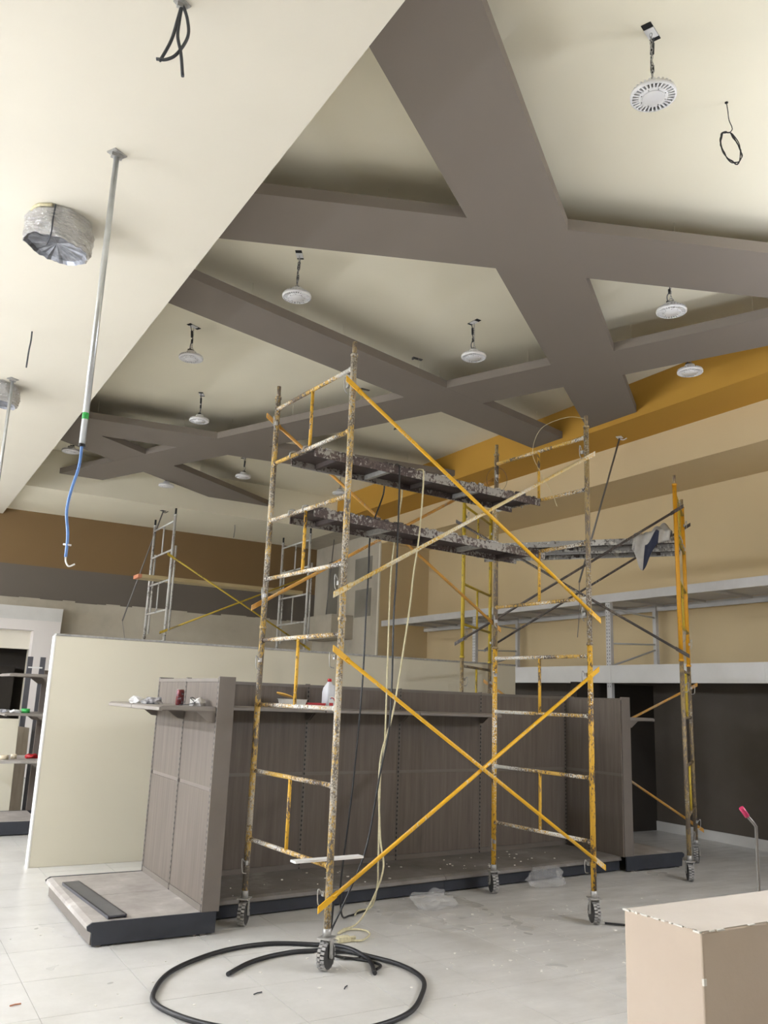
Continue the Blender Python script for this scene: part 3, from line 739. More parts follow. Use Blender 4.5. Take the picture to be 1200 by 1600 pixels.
# rotate -90: (x,y)->(y,-x): bays along x map to -y ; facing -y maps to -x
LE = end_unit('shelving_end_unit', 'wood-backed end unit with base kick painted as lit, facing left, can on its shelf', (2.30, 7.86, 0), 1.57, 0.80, False, (1.605, 0.44), [0.0, 0.785, 1.57], kick='frame')  # navy kick drawn grey, so its lit look is in the colour
RE = end_unit('shelving_end_unit', 'wood-backed end unit at the right end of the shelving run', (7.33, 6.885, 0), 0.90, 0.80, True, (1.615, 0.42), [0.0, 0.88])
b = new()
box(b, 7.19, 7.205, 6.87, 7.74, BT, 0.985); obj('inner_panel', b, M['wood'], RE, (7.33, 6.885, 0))
b = new(); box(b, 7.19, 7.205, 6.87, 7.74, 1.015, GH-0.03); obj('inner_panel', b, M['wood'], RE, (7.33, 6.885, 0))
b = new(); box(b, 7.192, 7.205, 6.87, 7.74, 0.985, 1.015); obj('joint_strip', b, M['frame'], RE, (7.33, 6.885, 0))
# second shelving unit behind the partition at far left
BE = end_unit('shelving_end_unit', 'shelving unit with three shelves at far left behind the partition', (1.95, 12.06, 0), 0.94, 0.85, False, (1.86, 0.52), [0.0, 0.94], panels=False)
for z, d in ((0.84, 0.78), (1.39, 0.52)):
    b = new(); extrude_x(b, shelf_profile(-d, -0.014, z), 0.004, 0.936); sh = obj('shelf', rotz(b, R(-90), (0, 0, 0)), M['shelfm'] if z > 1 else M['dusty'], BE)
    for x in (0.012, 0.928):
        b = new(); extrude_x(b, [(-0.013, z-0.02), (-0.013, z-0.11), (-0.08, z-0.10), (-0.16, z-0.04), (-0.3, z-0.03), (-0.3, z-0.015)], x-0.004, x+0.004); obj('bracket', rotz(b, R(-90), (0, 0, 0)), M['frame'], sh)
# loose grey base plate lying on the left base
t = thing('loose_shelf_plate', 'loose slate-grey metal plate lying on the left base shelf', 'metal plate', (1.66, 6.93, BT+0.001), R(4))
b = new(); box(b, -0.065, 0.065, -0.60, 0.60, 0.010, 0.022); obj('plate', b, M['slate'], t)
for sx in (-1, 1):
    b = new(); box(b, sx*0.062-0.004, sx*0.062+0.004, -0.60, 0.60, 0.0, 0.022); obj('folded_edge', b, M['slate'], t)
# things on and behind the far left shelving
top('tape_roll', (lambda b: (lathe(b, [(0.030, 0), (0.055, 0), (0.055, 0.05), (0.030, 0.05), (0.030, 0)], 24, False), b)[1])(new()), M['tape'], 'roll of masking tape on the lowest far left shelf', 'tape roll', (1.50, 11.35, 0.841), local=True)
top('tape_roll', (lambda b: (lathe(b, [(0.022, 0), (0.034, 0), (0.034, 0.055), (0.022, 0.055), (0.022, 0)], 20, False), b)[1])(new()), M['tape'], 'small tape roll beside the larger tape roll', 'tape roll', (1.62, 11.42, 0.841), local=True)
def blob(r, sx, sy, sz, seed, sub=2, amp=0.35):
    b = new(); bmesh.ops.create_icosphere(b, subdivisions=sub, radius=r); rnd = random.Random(seed)
    for v in b.verts:
        k = 1+rnd.uniform(-amp, amp); v.co = Vector((v.co.x*sx*k, v.co.y*sy*k, max(-r*sz*0.6, v.co.z*sz*k)))
    zmin = min(v.co.z for v in b.verts)
    for v in b.verts: v.co.z -= zmin
    return b
top('crumpled_bag', blob(0.05, 1.5, 1, 0.7, 4), M['red'], 'small red crumpled wrapper on the far left shelf', 'wrapper', (1.83, 11.5, 0.841), local=True)
top('tape_roll', (lambda b: (lathe(b, [(0.022, 0), (0.05, 0), (0.05, 0.05), (0.022, 0.05), (0.022, 0)], 20, False), b)[1])(new()), M['green'], 'green tape roll on the middle far left shelf', 'tape roll', (1.68, 11.35, 1.391), local=True)
top('crumpled_paper', blob(0.04, 1.6, 1, 0.6, 8), M['paperw'], 'crumpled white paper on the middle far left shelf', 'paper', (1.56, 11.3, 1.391), local=True)
top('crumpled_paper', blob(0.05, 2.0, 1, 0.5, 9), M['wrap'], 'grey wrapper at the end of the middle far left shelf', 'wrapper', (1.42, 11.42, 1.391), local=True)
def leaning(name, label, mat, x0, x1, y, z1, tilt, thick=0.02, cut=0.0):
    b = new(); vs = box(b, x0, x1, 0, thick, 0, z1)
    if cut:
        for v in vs:
            if v.co.z > z1-0.01 and v.co.x > (x0+x1)/2: v.co.z -= cut
    bmesh.ops.rotate(b, cent=(0, 0, 0), matrix=Matrix.Rotation(R(tilt), 3, 'X'), verts=b.verts)
    zmin = min(v.co.z for v in b.verts)
    bmesh.ops.translate(b, vec=(0, 0, -zmin), verts=b.verts)
    bmesh.ops.translate(b, vec=(-(x0+x1)/2, 0, 0), verts=b.verts)
    return top(name, b, mat, label, 'board', ((x0+x1)/2, y, 0), local=True)
leaning('leaning_panel', 'cream board leaning behind the far left shelving', M['cream_part'], 1.15, 1.80, 12.50, 1.28, -6)
leaning('leaning_panel', 'greige wood board leaning beside the cream board', M['wood_light'], 1.60, 1.99, 12.80, 1.20, -6, cut=0.05)
for x, lab in ((1.90, 'dark upright post behind far left shelving, left one'), (2.07, 'dark upright post behind far left shelving, right one')):
    b = new(); box(b, -0.035, 0.035, -0.02, 0.02, 0, 2.125); top('steel_upright', b, M['slate'], lab, 'post', (x, 13.0, 0), group=None, local=True)
b = new(); box(b, 1.88, 2.07, 12.965, 12.978, 1.965, 1.985); top('cross_rail', b, M['white_plastic'], 'white cross rail between the two dark uprights', 'rail', (1.97, 12.97, 1.965))
b = new(); box(b, 2.16, 3.4, 13.3, 13.33, 0, 1.95); top('leaning_panel', b, M['wood'], 'wood panel standing upright behind dark uprights', 'panel', (2.8, 13.3, 0))

# ------------------------------------------------------------------ items on the shelves
def can():
    t = thing('drink_can', 'dark red printed drink can on the end unit shelf', 'can', (2.10, 6.62, 1.606))
    b = new(); lathe(b, [(0.026, 0), (0.0325, 0.008), (0.0325, 0.102), (0.029, 0.116), (0.0265, 0.121)], 24); obj('body', b, M['can'], t)
    b = new(); lathe(b, [(0.0270, 0.119), (0.0272, 0.123), (0.0245, 0.123), (0.0235, 0.120)], 24); obj('lid', b, M['steel'], t)
can()
b = blob(0.045, 2.0, 1.0, 0.75, 21); top('wrapper', b, M['wrap'], 'crumpled silver printed wrapper beside the can', 'wrapper', (1.96, 6.85, 1.606), local=True)
b = blob(0.042, 1.6, 1.0, 0.85, 23); top('wrapper', b, M['paperw'], 'white crumpled wrapper farthest left on the shelf', 'wrapper', (1.90, 7.10, 1.606), local=True)
b = blob(0.045, 1.2, 1.0, 0.9, 22); top('crumpled_paper', b, M['paperw'], 'crumpled white paper at the shelf corner near the end post', 'paper', (2.205, 6.50, 1.606), local=True)
b = new(); sweep(b, spline([(2.08, 6.55, 1.612), (2.13, 6.48, 1.618), (2.18, 6.46, 1.640), (2.17, 6.5, 1.668), (2.14, 6.48, 1.665), (2.17, 6.47, 1.635), (2.15, 6.42, 1.612)], 6), 0.0028, 6)
top('loose_wire', b, M['blackp'], 'curled dark wire on the shelf beside the can', 'wire', (2.1, 6.55, 1.606))
SHY = 7.24; SHZ = 1.606
def jug():
    t = thing('milk_jug', 'white plastic milk jug with red cap on the dark shelf', 'jug', (3.735, SHY, SHZ), R(10))
    b = new()
    prof = [(0.046, 0.0), (0.052, 0.01), (0.052, 0.15), (0.046, 0.19), (0.026, 0.235), (0.017, 0.25), (0.017, 0.262)]
    rings = []
    for r, z in prof:
        sq = 1.0 if z > 0.2 else 1.28
        ring = []
        for k in range(24):
            a = 2*math.pi*k/24; c, s = math.cos(a), math.sin(a); q = 1/max(abs(c), abs(s))
            k2 = 1+(q-1)*(0.65 if z < 0.2 else 0.1)
            ring.append(b.verts.new((c*r*k2, s*r*k2, z)))
        rings.append(ring)
    for A, B in zip(rings, rings[1:]):
        for k in range(24): b.faces.new((A[k], A[(k+1) % 24], B[(k+1) % 24], B[k])).smooth = True
    b.faces.new(rings[0][::-1]); b.faces.new(rings[-1])
    obj('body', b, M['jug'], t)
    b = new(); sweep(b, spline([(0.03, -0.02, 0.215), (0.055, -0.035, 0.20), (0.062, -0.04, 0.16), (0.055, -0.035, 0.12)], 6), 0.009, 8); obj('handle', b, M['jug'], t)
    b = new(); lathe(b, [(0.0195, 0.250), (0.0195, 0.275), (0.017, 0.278)], 18); obj('cap', b, M['red'], t)
    b = new(); box(b, -0.045, 0.045, -0.0640, -0.0625, 0.025, 0.115); lb = obj('label_band', b, M['white_plastic'], t)
    b = new(); box(b, -0.042, 0.005, -0.0652, -0.0642, 0.028, 0.055); 
    sweep(b, [(-0.01+0.03*math.cos(a), -0.0648, 0.07+0.03*math.sin(a)) for a in [x*0.3 for x in range(0, 8)]], 0.005, 5)
    obj('red_print', b, M['red'], lb)
    b = new(); box(b, -0.035, -0.022, -0.0652, -0.0642, 0.088, 0.098); obj('blue_print', b, M['blue'], lb)
jug()
def tub():
    t = thing('plastic_tub', 'open translucent plastic tub on the dark shelf', 'tub', (3.36, SHY, SHZ))
    b = new(); prof = [(0.0, 0.11, 0.06), (0.075, 0.135, 0.075), (0.078, 0.145, 0.082), (0.075, 0.130, 0.071), (0.006, 0.106, 0.057)]
    rings = []
    for z, hx, hy in prof:
        rings.append([b.verts.new((hx*(abs(math.cos(a))**0.5)*math.copysign(1, math.cos(a)), hy*(abs(math.sin(a))**0.5)*math.copysign(1, math.sin(a)), z)) for a in [2*math.pi*k/24 for k in range(24)]])
    for A, B in zip(rings, rings[1:]):
        for k in range(24): b.faces.new((A[k], A[(k+1) % 24], B[(k+1) % 24], B[k]))
    b.faces.new(rings[0][::-1]); b.faces.new(rings[-1]); obj('body', b, M['tub'], t)
tub()
b = new(); lathe(b, [(0.02, 0.0), (0.078, 0.0), (0.082, 0.006), (0.082, 0.012), (0.02, 0.012)], 24)
bmesh.ops.rotate(b, cent=(0, 0, 0), matrix=Matrix.Rotation(R(16), 3, 'Y'), verts=b.verts)
top('tub_lid', b, M['yellow_lid'], 'amber round lid tipped on the plastic tub', 'lid', (3.28, SHY, SHZ+0.103), local=True)
t = thing('red_tray', 'shallow red plastic box between the tub and jug', 'box', (3.585, SHY, SHZ))
b = new(); box(b, -0.09, 0.09, -0.05, 0.05, 0, 0.004); box(b, -0.09, -0.084, -0.05, 0.05, 0.004, 0.05); box(b, 0.084, 0.09, -0.05, 0.05, 0.004, 0.05); box(b, -0.084, 0.084, -0.05, -0.044, 0.004, 0.05); box(b, -0.084, 0.084, 0.044, 0.05, 0.004, 0.05)
obj('body', b, M['red'], t); b = new(); box(b, -0.094, 0.094, -0.056, -0.05, 0.036, 0.05); obj('rim', b, M['red'], t)

# ------------------------------------------------------------------ high bay lamps
def lamp():
    t = thing('high_bay_lamp', '', 'lamp', group='round white high bay lamps')
    RO, RI = 0.142, 0.088
    b = new(); lathe(b, [(RO-0.012, 0.0), (RO, 0.004), (RO, 0.024), (RO-0.012, 0.028), (RO-0.012, 0.0)], 40, False); body = obj('rim', b, M['lampw'], t)
    for k in range(30):
        a = 2*math.pi*k/30; b = new()
        vs = box(b, RI-0.005, RO-0.006, -0.0048, 0.0048, 0.002, 0.050)
        for v in vs:
            if v.co.z > 0.03 and v.co.x > 0.11: v.co.z = 0.040
        bmesh.ops.rotate(b, cent=(0, 0, 0), matrix=Matrix.Rotation(a, 3, 'Z'), verts=vs)
        obj('fin', b, M['lampw'], body)
    b = new(); lathe(b, [(RI, 0.020), (RO-0.012, 0.020), (RO-0.012, 0.024), (RI, 0.024), (RI, 0.020)], 36, False); obj('heat_sink', b, M['lamp_gap'], t)  # dark disc puts the shade between the fins into the colour
    b = new(); lathe(b, [(0.02, -0.002), (RI, 0.0), (RI+0.003, 0.006), (RI, 0.016), (0.02, 0.016)], 32); obj('diffuser_ring', b, M['lampw'], t)
    b = new(); lathe(b, [(0.01, -0.0065), (RI-0.022, -0.006), (RI-0.018, -0.001)], 32); df = obj('diffuser', b, M['lampd'], t)
    b = new()
    for k in range(8):
        a = 2*math.pi*k/8; tube(b, (0.078*math.cos(a), 0.078*math.sin(a), -0.004), (0.078*math.cos(a), 0.078*math.sin(a), 0.0), 0.0035, 6)
    obj('screws', b, M['greymetal'], df)
    b = new(); lathe(b, [(RI, 0.016), (RI, 0.05), (0.06, 0.062), (0.055, 0.095), (0.03, 0.10)], 28); obj('driver_housing', b, M['lampw'], t)
    b = new(); box(b, -0.02, 0.045, -0.02, 0.02, 0.10, 0.118); obj('cable_gland', b, M['blackp'], t)
    b = new(); sweep(b, [(0.022*math.cos(a), 0, 0.125+0.022*math.sin(a)) for a in [2*math.pi*k/16 for k in range(16)]], 0.0035, 6, True); obj('hook_ring', b, M['steel'], t)
    return t
def lamp_hang(t, h, seed):
    """chain and cable from lamp (z=0.145) up to the ceiling plate at height h"""
    rnd = random.Random(seed); z = 0.142; b = new(); k = 0
    while z < h-0.03:
        ax = (k % 2); n = 10
        pts = [((0.008*math.cos(a) if ax == 0 else 0), (0 if ax == 0 else 0.008*math.cos(a)), z+0.016+0.018*math.sin(a)) for a in [2*math.pi*q/n for q in range(n)]]
        sweep(b, pts, 0.0025, 5, True); z += 0.028; k += 1
    obj('chain', b, M['steel'], t)
    b = new(); sweep(b, spline([(0.03, 0, 0.115), (0.035, 0.012, 0.17), (0.008, 0.01, 0.24), (0.022, 0.008, h-0.14), (0.03, 0, h-0.07), (0.055, 0.0, h)], 6), 0.005, 6); obj('power_cable', b, M['cord'], t)
    b = new(); tube(b, (0.012, 0.004, 0.20), (0.012, 0.004, 0.245), 0.013, 8); obj('tape_wrap', b, M['blackp'], t)
    b = new(); tube(b, (0.018, 0.004, h-0.15), (0.026, 0.002, h-0.07), 0.014, 8); obj('tape_wrap', b, M['blackp'], t)
    b = new(); box(b, -0.085, 0.085, -0.032, 0.032, h-0.004, h+0.003); pl = obj('ceiling_cutout', b, M['dark'], t)
    b = new(); box(b, -0.04, 0.05, -0.032, 0.032, h-0.008, h-0.0045); obj('bracket_plate', b, M['lampw'], pl)
LAMPS = [((3.718, 3.144), 5.49, 'white round high bay lamp, largest, near the top right'),
         ((3.033, 6.987), 5.515, 'white high bay lamp hanging above and left of the nearest scaffold'),
         ((5.346, 7.195), 5.535, 'white high bay lamp hanging in the middle, left of beam crossing'),
         ((6.137, 5.072), 5.47, 'white high bay lamp in the triangle of beams at right'),
         ((7.499, 5.974), 5.47, 'white high bay lamp in front of the mustard bulkhead'),
         ((2.699, 9.223), 5.56, 'white high bay lamp close to low ceiling edge, left of centre'),
         ((3.548, 11.416), 5.56, 'white high bay lamp just above the far beam crossing'),
         ((5.317, 14.176), 5.60, 'white high bay lamp between far beams, left of scaffold post'),
         ((4.215, 15.231), 5.46, 'white high bay lamp nearest the back bulkhead, without visible chain'),
         ((2.253, 13.959), 5.46, 'white high bay lamp at far left under the beam'),
         ((7.064, 13.659), 5.46, 'white high bay lamp half hidden behind the scaffold post')]
lp = lamp(); first = True
for i, ((x, y), z, lab) in enumerate(LAMPS):
    a = R(20+37*i)
    if first: L0 = lp; L0.location = (x, y, z); L0.rotation_euler = (0, 0, a); L0['label'] = lab
    else: L0 = dup(lp_src, (x, y, z), a, lab)
    if first: lp_src = dup(lp, (x, y, z), a, lab); first = False
    lamp_hang(L0, ZC-z, i)
for ch in list(lp_src.children):
    for g in list(ch.children): bpy.data.objects.remove(g)
    bpy.data.objects.remove(ch)
bpy.data.objects.remove(lp_src)
# empty lamp brackets on the ceiling
for x, y, lab in ((5.39, 8.458, 'empty lamp bracket on ceiling beside the middle beam'), (5.385, 9.804, 'empty lamp bracket on ceiling right of scaffold top'), (6.697, 11.02, 'empty lamp bracket on ceiling above the planks')):
    b = new(); box(b, -0.07, 0.07, -0.02, 0.02, -0.012, 0.0); box(b, -0.07, -0.055, -0.02, 0.02, -0.03, -0.012); top('lamp_bracket', b, M['greymetal'], lab, 'bracket', (x, y, ZC), local=True)

# ------------------------------------------------------------------ drops from the low ceiling
def plate(b, x, y, z, s=0.05):
    vs = box(b, -s, s, -s*0.8, s*0.8, -0.008, 0.0); 
    bmesh.ops.rotate(b, cent=(0, 0, 0), matrix=Matrix.Rotation(0.5, 3, 'Z'), verts=vs); bmesh.ops.translate(b, vec=(x, y, z), verts=vs)
def drop(label, x, y, zr, zc, cable, r=0.019):
    t = thing('conduit_drop', label, 'conduit', (x, y, ZS))
    L = (x, y, ZS)
    b = new(); plate(b, x, y, ZS, 0.05); box(b, x-0.035, x+0.035, y-0.02, y+0.02, ZS-0.03, ZS-0.008); obj('ceiling_plate', b, M['steel'], t, L)
    b = new(); tube(b, (x, y, ZS-0.005), (x, y, zr), r, 14); rod = obj('conduit_tube', b, M['zinc'], t, L)
    b = new(); tube(b, (x, y, zr+0.16), (x, y, zr+0.20), r+0.0006, 14); obj('green_sticker', b, M['green'], rod, L)
    b = new(); tube(b, (x, y, zr-0.012), (x, y, zr+0.004), r+0.002, 14); obj('end_bush', b, M['blackp'], rod, L)
    if cable:
        b = new(); sweep(b, spline(cable, 8), 0.0085, 8); cb = obj('flexible_cable', b, M['blue'], t, L)
        e = Vector(cable[-1])
        b = new(); sweep(b, spline([e, e+Vector((0.004, -0.004, -0.03)), e+Vector((0.02, -0.02, -0.055)), e+Vector((0.05, -0.03, -0.04))], 5), 0.005, 6)
        tube(b, e+Vector((-0.02, 0.01, 0.075)), e+Vector((0.02, -0.012, 0.07)), 0.006, 6); obj('bare_wires', b, M['white_plastic'], cb, L)
drop('long zinc conduit with blue cable hanging from low ceiling', 0.882, 5.102, 3.134, 2.38, [(0.882, 5.102, 3.15), (0.880, 5.103, 3.0), (0.855, 5.118, 2.85), (0.845, 5.122, 2.72), (0.865, 5.112, 2.58), (0.868, 5.11, 2.45)])
drop('shorter-looking zinc conduit beside the far foil duct bundle', 0.889, 9.952, 3.3, 0, None, 0.018)
def duct(label, x, y, rr, h, seed):
    t = thing('duct_bundle', label, 'duct', (x, y, ZS)); L = (x, y, ZS)
    rnd = random.Random(seed); b = new(); tilt = 0.25
    n = 9; seg = 48; rings = []
    for i in range(n*2+1):
        f = i/(n*2); r = rr*(1.0 if i % 2 else 0.95)*(1+0.05*math.sin(f*3.1)); z = -h*f
        ring = []
        for k in range(seg):
            a = 2*math.pi*k/seg; j = 1+rnd.uniform(-0.035, 0.035)+0.035*math.sin(a*3+f*4)+0.02*math.sin(a*7-f*6)
            ring.append(b.verts.new((x+r*j*math.cos(a), y+r*j*math.sin(a), ZS+z-0.035*math.cos(a+0.6)*f+rnd.uniform(-0.007, 0.007)*f)))
        rings.append(ring)
    for A, B in zip(rings, rings[1:]):
        for k in range(seg): b.faces.new((A[k], A[(k+1) % seg], B[(k+1) % seg], B[k]))
    b.faces.new(rings[0][::-1]); low = [v.co.copy()-Vector((0, 0, 0.002)) for v in rings[-1]]
    sl_ = obj('foil_sleeve', b, M['foil'], t, L); b = new(); rings[-1] = [b.verts.new(q) for q in low]
    inner = [b.verts.new((x+(v.co.x-x)*0.88, y+(v.co.y-y)*0.88, v.co.z+0.02)) for v in rings[-1]]
    for k in range(seg): b.faces.new((rings[-1][k], rings[-1][(k+1) % seg], inner[(k+1) % seg], inner[k]))
    c = b.verts.new((x, y, ZS-h+0.05))
    for k in range(seg): b.faces.new((inner[k], inner[(k+1) % seg], c))
    obj('open_end', b, M['foil_dark'], sl_, L)
    b = new(); sweep(b, spline([(x-rr*0.3, y-rr*1.0, ZS-0.005), (x-rr*0.32, y-rr*1.0, ZS-h*0.5), (x-rr*0.32, y-rr*0.98, ZS-h-0.008), (x-rr*0.3, y, ZS-h+0.02)], 6), 0.006, 6); obj('strap', b, M['cord'], t, L)
    b = new(); sweep(b, spline([(x-rr*0.9, y-rr*0.3, ZS-0.01), (x-rr*0.75, y-rr*0.72, ZS-0.012), (x-rr*0.4, y-rr*0.98, ZS-0.015)], 4), 0.012, 6); obj('tape_strip', b, M['rope'], t, L)
duct('crumpled foil duct bundle under the low ceiling, behind near conduit', 0.72, 6.18, 0.235, 0.23, 1)
duct('crumpled foil duct bundle under the low ceiling at left frame edge', 0.78, 10.27, 0.225, 0.22, 2)
# cable tail loops near the top of the frame
t = thing('cable_tail', 'grey cable tails looping from the low ceiling at top', 'cable', (0.861, 3.671, ZS)); L = (0.861, 3.671, ZS)
b = new(); plate(b, 0.861, 3.671, ZS, 0.035); box(b, 0.835, 0.885, 3.66, 3.682, ZS-0.03, ZS-0.008); obj('ceiling_plate', b, M['steel'], t, L)
AX = Vector((0.862, -0.507, 0))
def cp(dx, z): p = Vector((0.861, 3.671, ZS-z))+AX*dx; return tuple(p)
for pts in ([cp(0.0, 0.0), cp(-0.015, 0.10), cp(-0.035, 0.22), cp(-0.075, 0.33), cp(-0.085, 0.345)], [cp(0.0, 0.0), cp(0.035, 0.10), cp(0.045, 0.20), cp(0.0, 0.30), cp(-0.05, 0.335), cp(-0.10, 0.335)], [cp(0.0, 0.0), cp(-0.005, 0.1), cp(-0.005, 0.2), cp(0.02, 0.3), cp(0.04, 0.43)]):
    b = new(); sweep(b, spline(pts, 6), 0.0085, 7); obj('cable', b, M['cord'], t, L)
b = new(); sweep(b, spline([(0.864, 8.43, ZS), (0.866, 8.43, ZS-0.1), (0.860, 8.432, ZS-0.2), (0.857, 8.432, ZS-0.38)], 6), 0.008, 6)
top('cable_tail', b, M['cord'], 'short dark cable stub hanging from the low ceiling', 'cable', (0.864, 8.43, ZS))
b = new(); sweep(b, spline([(0.66, 9.4, ZS), (0.665, 9.4, ZS-0.15), (0.65, 9.41, ZS-0.33), (0.63, 9.41, ZS-0.40)], 6), 0.008, 6)
top('cable_tail', b, M['cord'], 'dark cable curling below the far foil duct bundle', 'cable', (0.66, 9.4, ZS))
# coil of black wire by the nearest lamp
t = thing('wire_coil', 'coil of black wire hanging beside the largest lamp', 'wire', (4.667, 3.298, ZC)); L = (4.667, 3.298, ZC)
b = new(); tube(b, (4.667, 3.298, ZC), (4.667, 3.298, ZC-0.006), 0.012, 8); obj('ceiling_hole', b, M['dark'], t, L)
b = new(); rnd = random.Random(9); ax = Vector((0.80, -0.60, 0)).normalized()
pts = [Vector((4.667, 3.298, ZC)), Vector((4.672, 3.294, ZC-0.08)), Vector((4.673, 3.29, ZC-0.15)), Vector((4.69, 3.28, ZC-0.22))]
for k in range(4*14):
    a = 2*math.pi*k/14+1.2; ra, rb = 0.062+rnd.uniform(-0.006, 0.006), 0.13+rnd.uniform(-0.012, 0.012)
    q = Vector((4.675, 3.29, ZC-0.37))+ax*(ra*math.cos(a)-0.03*math.sin(a))+Vector((0, 0, rb*math.sin(a)))+Vector((rnd.uniform(-1, 1), rnd.uniform(-1, 1), 0))*0.006; pts.append(q)
sweep(b, spline(pts, 3), 0.0035, 6); obj('wire_loops', b, M['blackp'], t, L)

# tilted conduits hanging from the bulkheads
def hang_rod(label, p0, p1, p2, mat, seed):
    t = thing('hanging_conduit', label, 'conduit', p0)
    b = new(); plate(b, *p0, 0.05); sweep(b, spline([Vector(p0)+Vector((0.09, -0.05, -0.01)), Vector(p0)+Vector((0.04, -0.03, -0.04)), Vector(p0)+Vector((0, 0, -0.03))], 4), 0.008, 6); obj('ceiling_plate', b, M['white_plastic'] if seed else M['blackp'], t, p0)
    b = new(); tube(b, Vector(p0)-Vector((0, 0, 0.02)), p1, 0.013, 10); obj('conduit_tube', b, mat, t, p0)
    b = new(); m = (Vector(p1)+Vector(p2))/2+Vector((0.02, 0, 0)); sweep(b, spline([p1, m, p2], 6), 0.005, 6); obj('loose_wire', b, M['greymetal'], t, p0)
hang_rod('grey conduit hanging askew from the mustard bulkhead', (8.634, 8.132, ZM), (8.078, 8.403, 3.367), (8.03, 8.40, 2.62), M['greymetal'], 1)
hang_rod('thin conduit hanging askew from the back bulkhead beside white scaffold', (4.518, 16.374, ZBK), (4.001, 16.626, 3.02), (4.09, 16.58, 2.42), M['greymetal'], 0)
b = new(); sweep(b, spline([(6.176, 16.736, ZBK), (6.18, 16.73, ZBK-0.12), (6.17, 16.74, ZBK-0.28)], 5), 0.007, 6); top('cable_tail', b, M['greymetal'], 'short wire stub hanging from the back bulkhead', 'wire', (6.176, 16.736, ZBK))
b = new(); tube(b, (8.60, 16.796, ZBK), (8.47, 16.83, 2.97), 0.011, 8); top('hanging_conduit', b, M['greymetal'], 'thin conduit hanging near the unpainted corner pier', 'conduit', (8.60, 16.796, ZBK))

# ------------------------------------------------------------------ storage rack along the right wall
RX0, RX1, RZ = 9.0, 10.02, 3.31
def perforated(bmm, x, y0, y1, z0, z1):
    pass
t = thing('storage_rack', 'light grey pallet rack along the beige right wall', 'storage rack', (RX0, 8.0, 0)); L = (RX0, 8.0, 0)
for y in (5.6-3.2, 5.6, 8.79, 11.99):
    b = new(); box(b, RX0, RX0+0.055, y-0.045, y+0.045, 0, RZ+0.02); up = obj('front_upright', b, M['lightgrey'], t, L)
    b = new()
    z = 2.0
    while z < 3.3:
        for sy in (-1, 1): box(b, RX0-0.001, RX0+0.0005, y+sy*0.022-0.004, y+sy*0.022+0.004, z, z+0.024)
        z += 0.05
    o = obj('slots', b, M['dark'], up, L); o['kind'] = 'stuff'
    b = new(); box(b, RX1-0.06, RX1, y-0.03, y+0.03, 2.22, RZ-0.06); obj('rear_upright', b, M['lightgrey'], t, L)
    for z0, z1 in ((2.62, 2.66), (3.12, 3.06), (2.3, 2.58)):
        b = new(); tube(b, (RX0+0.05, y, z0), (RX1-0.05, y, z1), 0.014, 6); obj('diagonal_brace', b, M['lightgrey'], t, L)
for x, z0, z1, nm, ye in ((RX0-0.03, 3.205, 3.325, 'front_beam', YC-0.03), (RX1-0.03, 3.16, 3.25, 'rear_beam', YC-0.1)):
    b = new(); box(b, x, x+0.04, YN+0.3, ye, z0, z1); obj(nm, b, M['lightgrey'], t, L)
for k in range(28):
    y = -5.5+k*0.75
    if y > YC-0.75: continue
    b = new(); box(b, RX0+0.01, RX1-0.03, y, y+0.62, 3.255, 3.275); pn = obj('deck_panel', b, M['lightgrey'], t, L)
    b = new(); box(b, RX0+0.01, RX1-0.03, y+0.62, y+0.66, 3.225, 3.262); obj('deck_bar', b, M['lightgrey'], t, L)
# deck with fascia boards
b = new(); box(b, RX0-0.02, X3, YN+0.02, YC, 2.10, 2.22); dk = struct('trim_12', b, M['taupe'], 'storage deck above the dark recess', 'deck')
y = YC
for k in range(9):
    y1 = max(YN+0.05, y-2.44)
    if k == 0: y1 = y-1.6
    b = new(); box(b, RX0-0.04, RX0-0.02, y1+0.003, y, 2.06, 2.305); obj('fascia_board', b, M['fascia'], dk); y = y1
    if y <= YN+0.1: break

# ------------------------------------------------------------------ cables and ropes over the upper plank
def hang(name, label, cat, strands, r, mat, extra=None):
    pts = []
    for s in strands: pts += s
    b = new(); sweep(b, spline(pts, 8), r, 7); return top(name, b, mat, label, cat, (pts[0][0], pts[0][1], 0))
PT = 3.655
hang('power_cable', 'black cable looped over the upper plank, trailing to the floor', 'cable',
     [[(2.97, 5.35, 0.012), (3.07, 5.32, 0.012), (3.10, 5.45, 0.012), (2.90, 5.50, 0.012), (2.93, 5.55, 0.02), (3.0, 5.62, 0.10), (3.14, 5.62, 0.36), (3.27, 5.62, 0.66), (3.37, 5.64, 1.14), (3.47, 5.68, 1.57), (3.49, 5.71, 2.37), (3.52, 5.74, 2.7), (3.55, 5.79, 3.5), (3.56, 5.84, PT), (3.62, 6.05, PT+0.012), (3.66, 6.23, PT)],
      [(3.68, 6.27, 3.5), (3.55, 6.24, 3.13), (3.52, 6.2, 2.75), (3.49, 6.16, 2.4), (3.46, 6.12, 1.83), (3.40, 6.08, 1.17), (3.34, 6.04, 0.76), (3.33, 6.10, 0.30), (3.42, 6.22, 0.05), (3.55, 6.33, 0.012), (3.70, 6.40, 0.012), (3.78, 6.44, 0.012)]], 0.0075, M['blackp'])
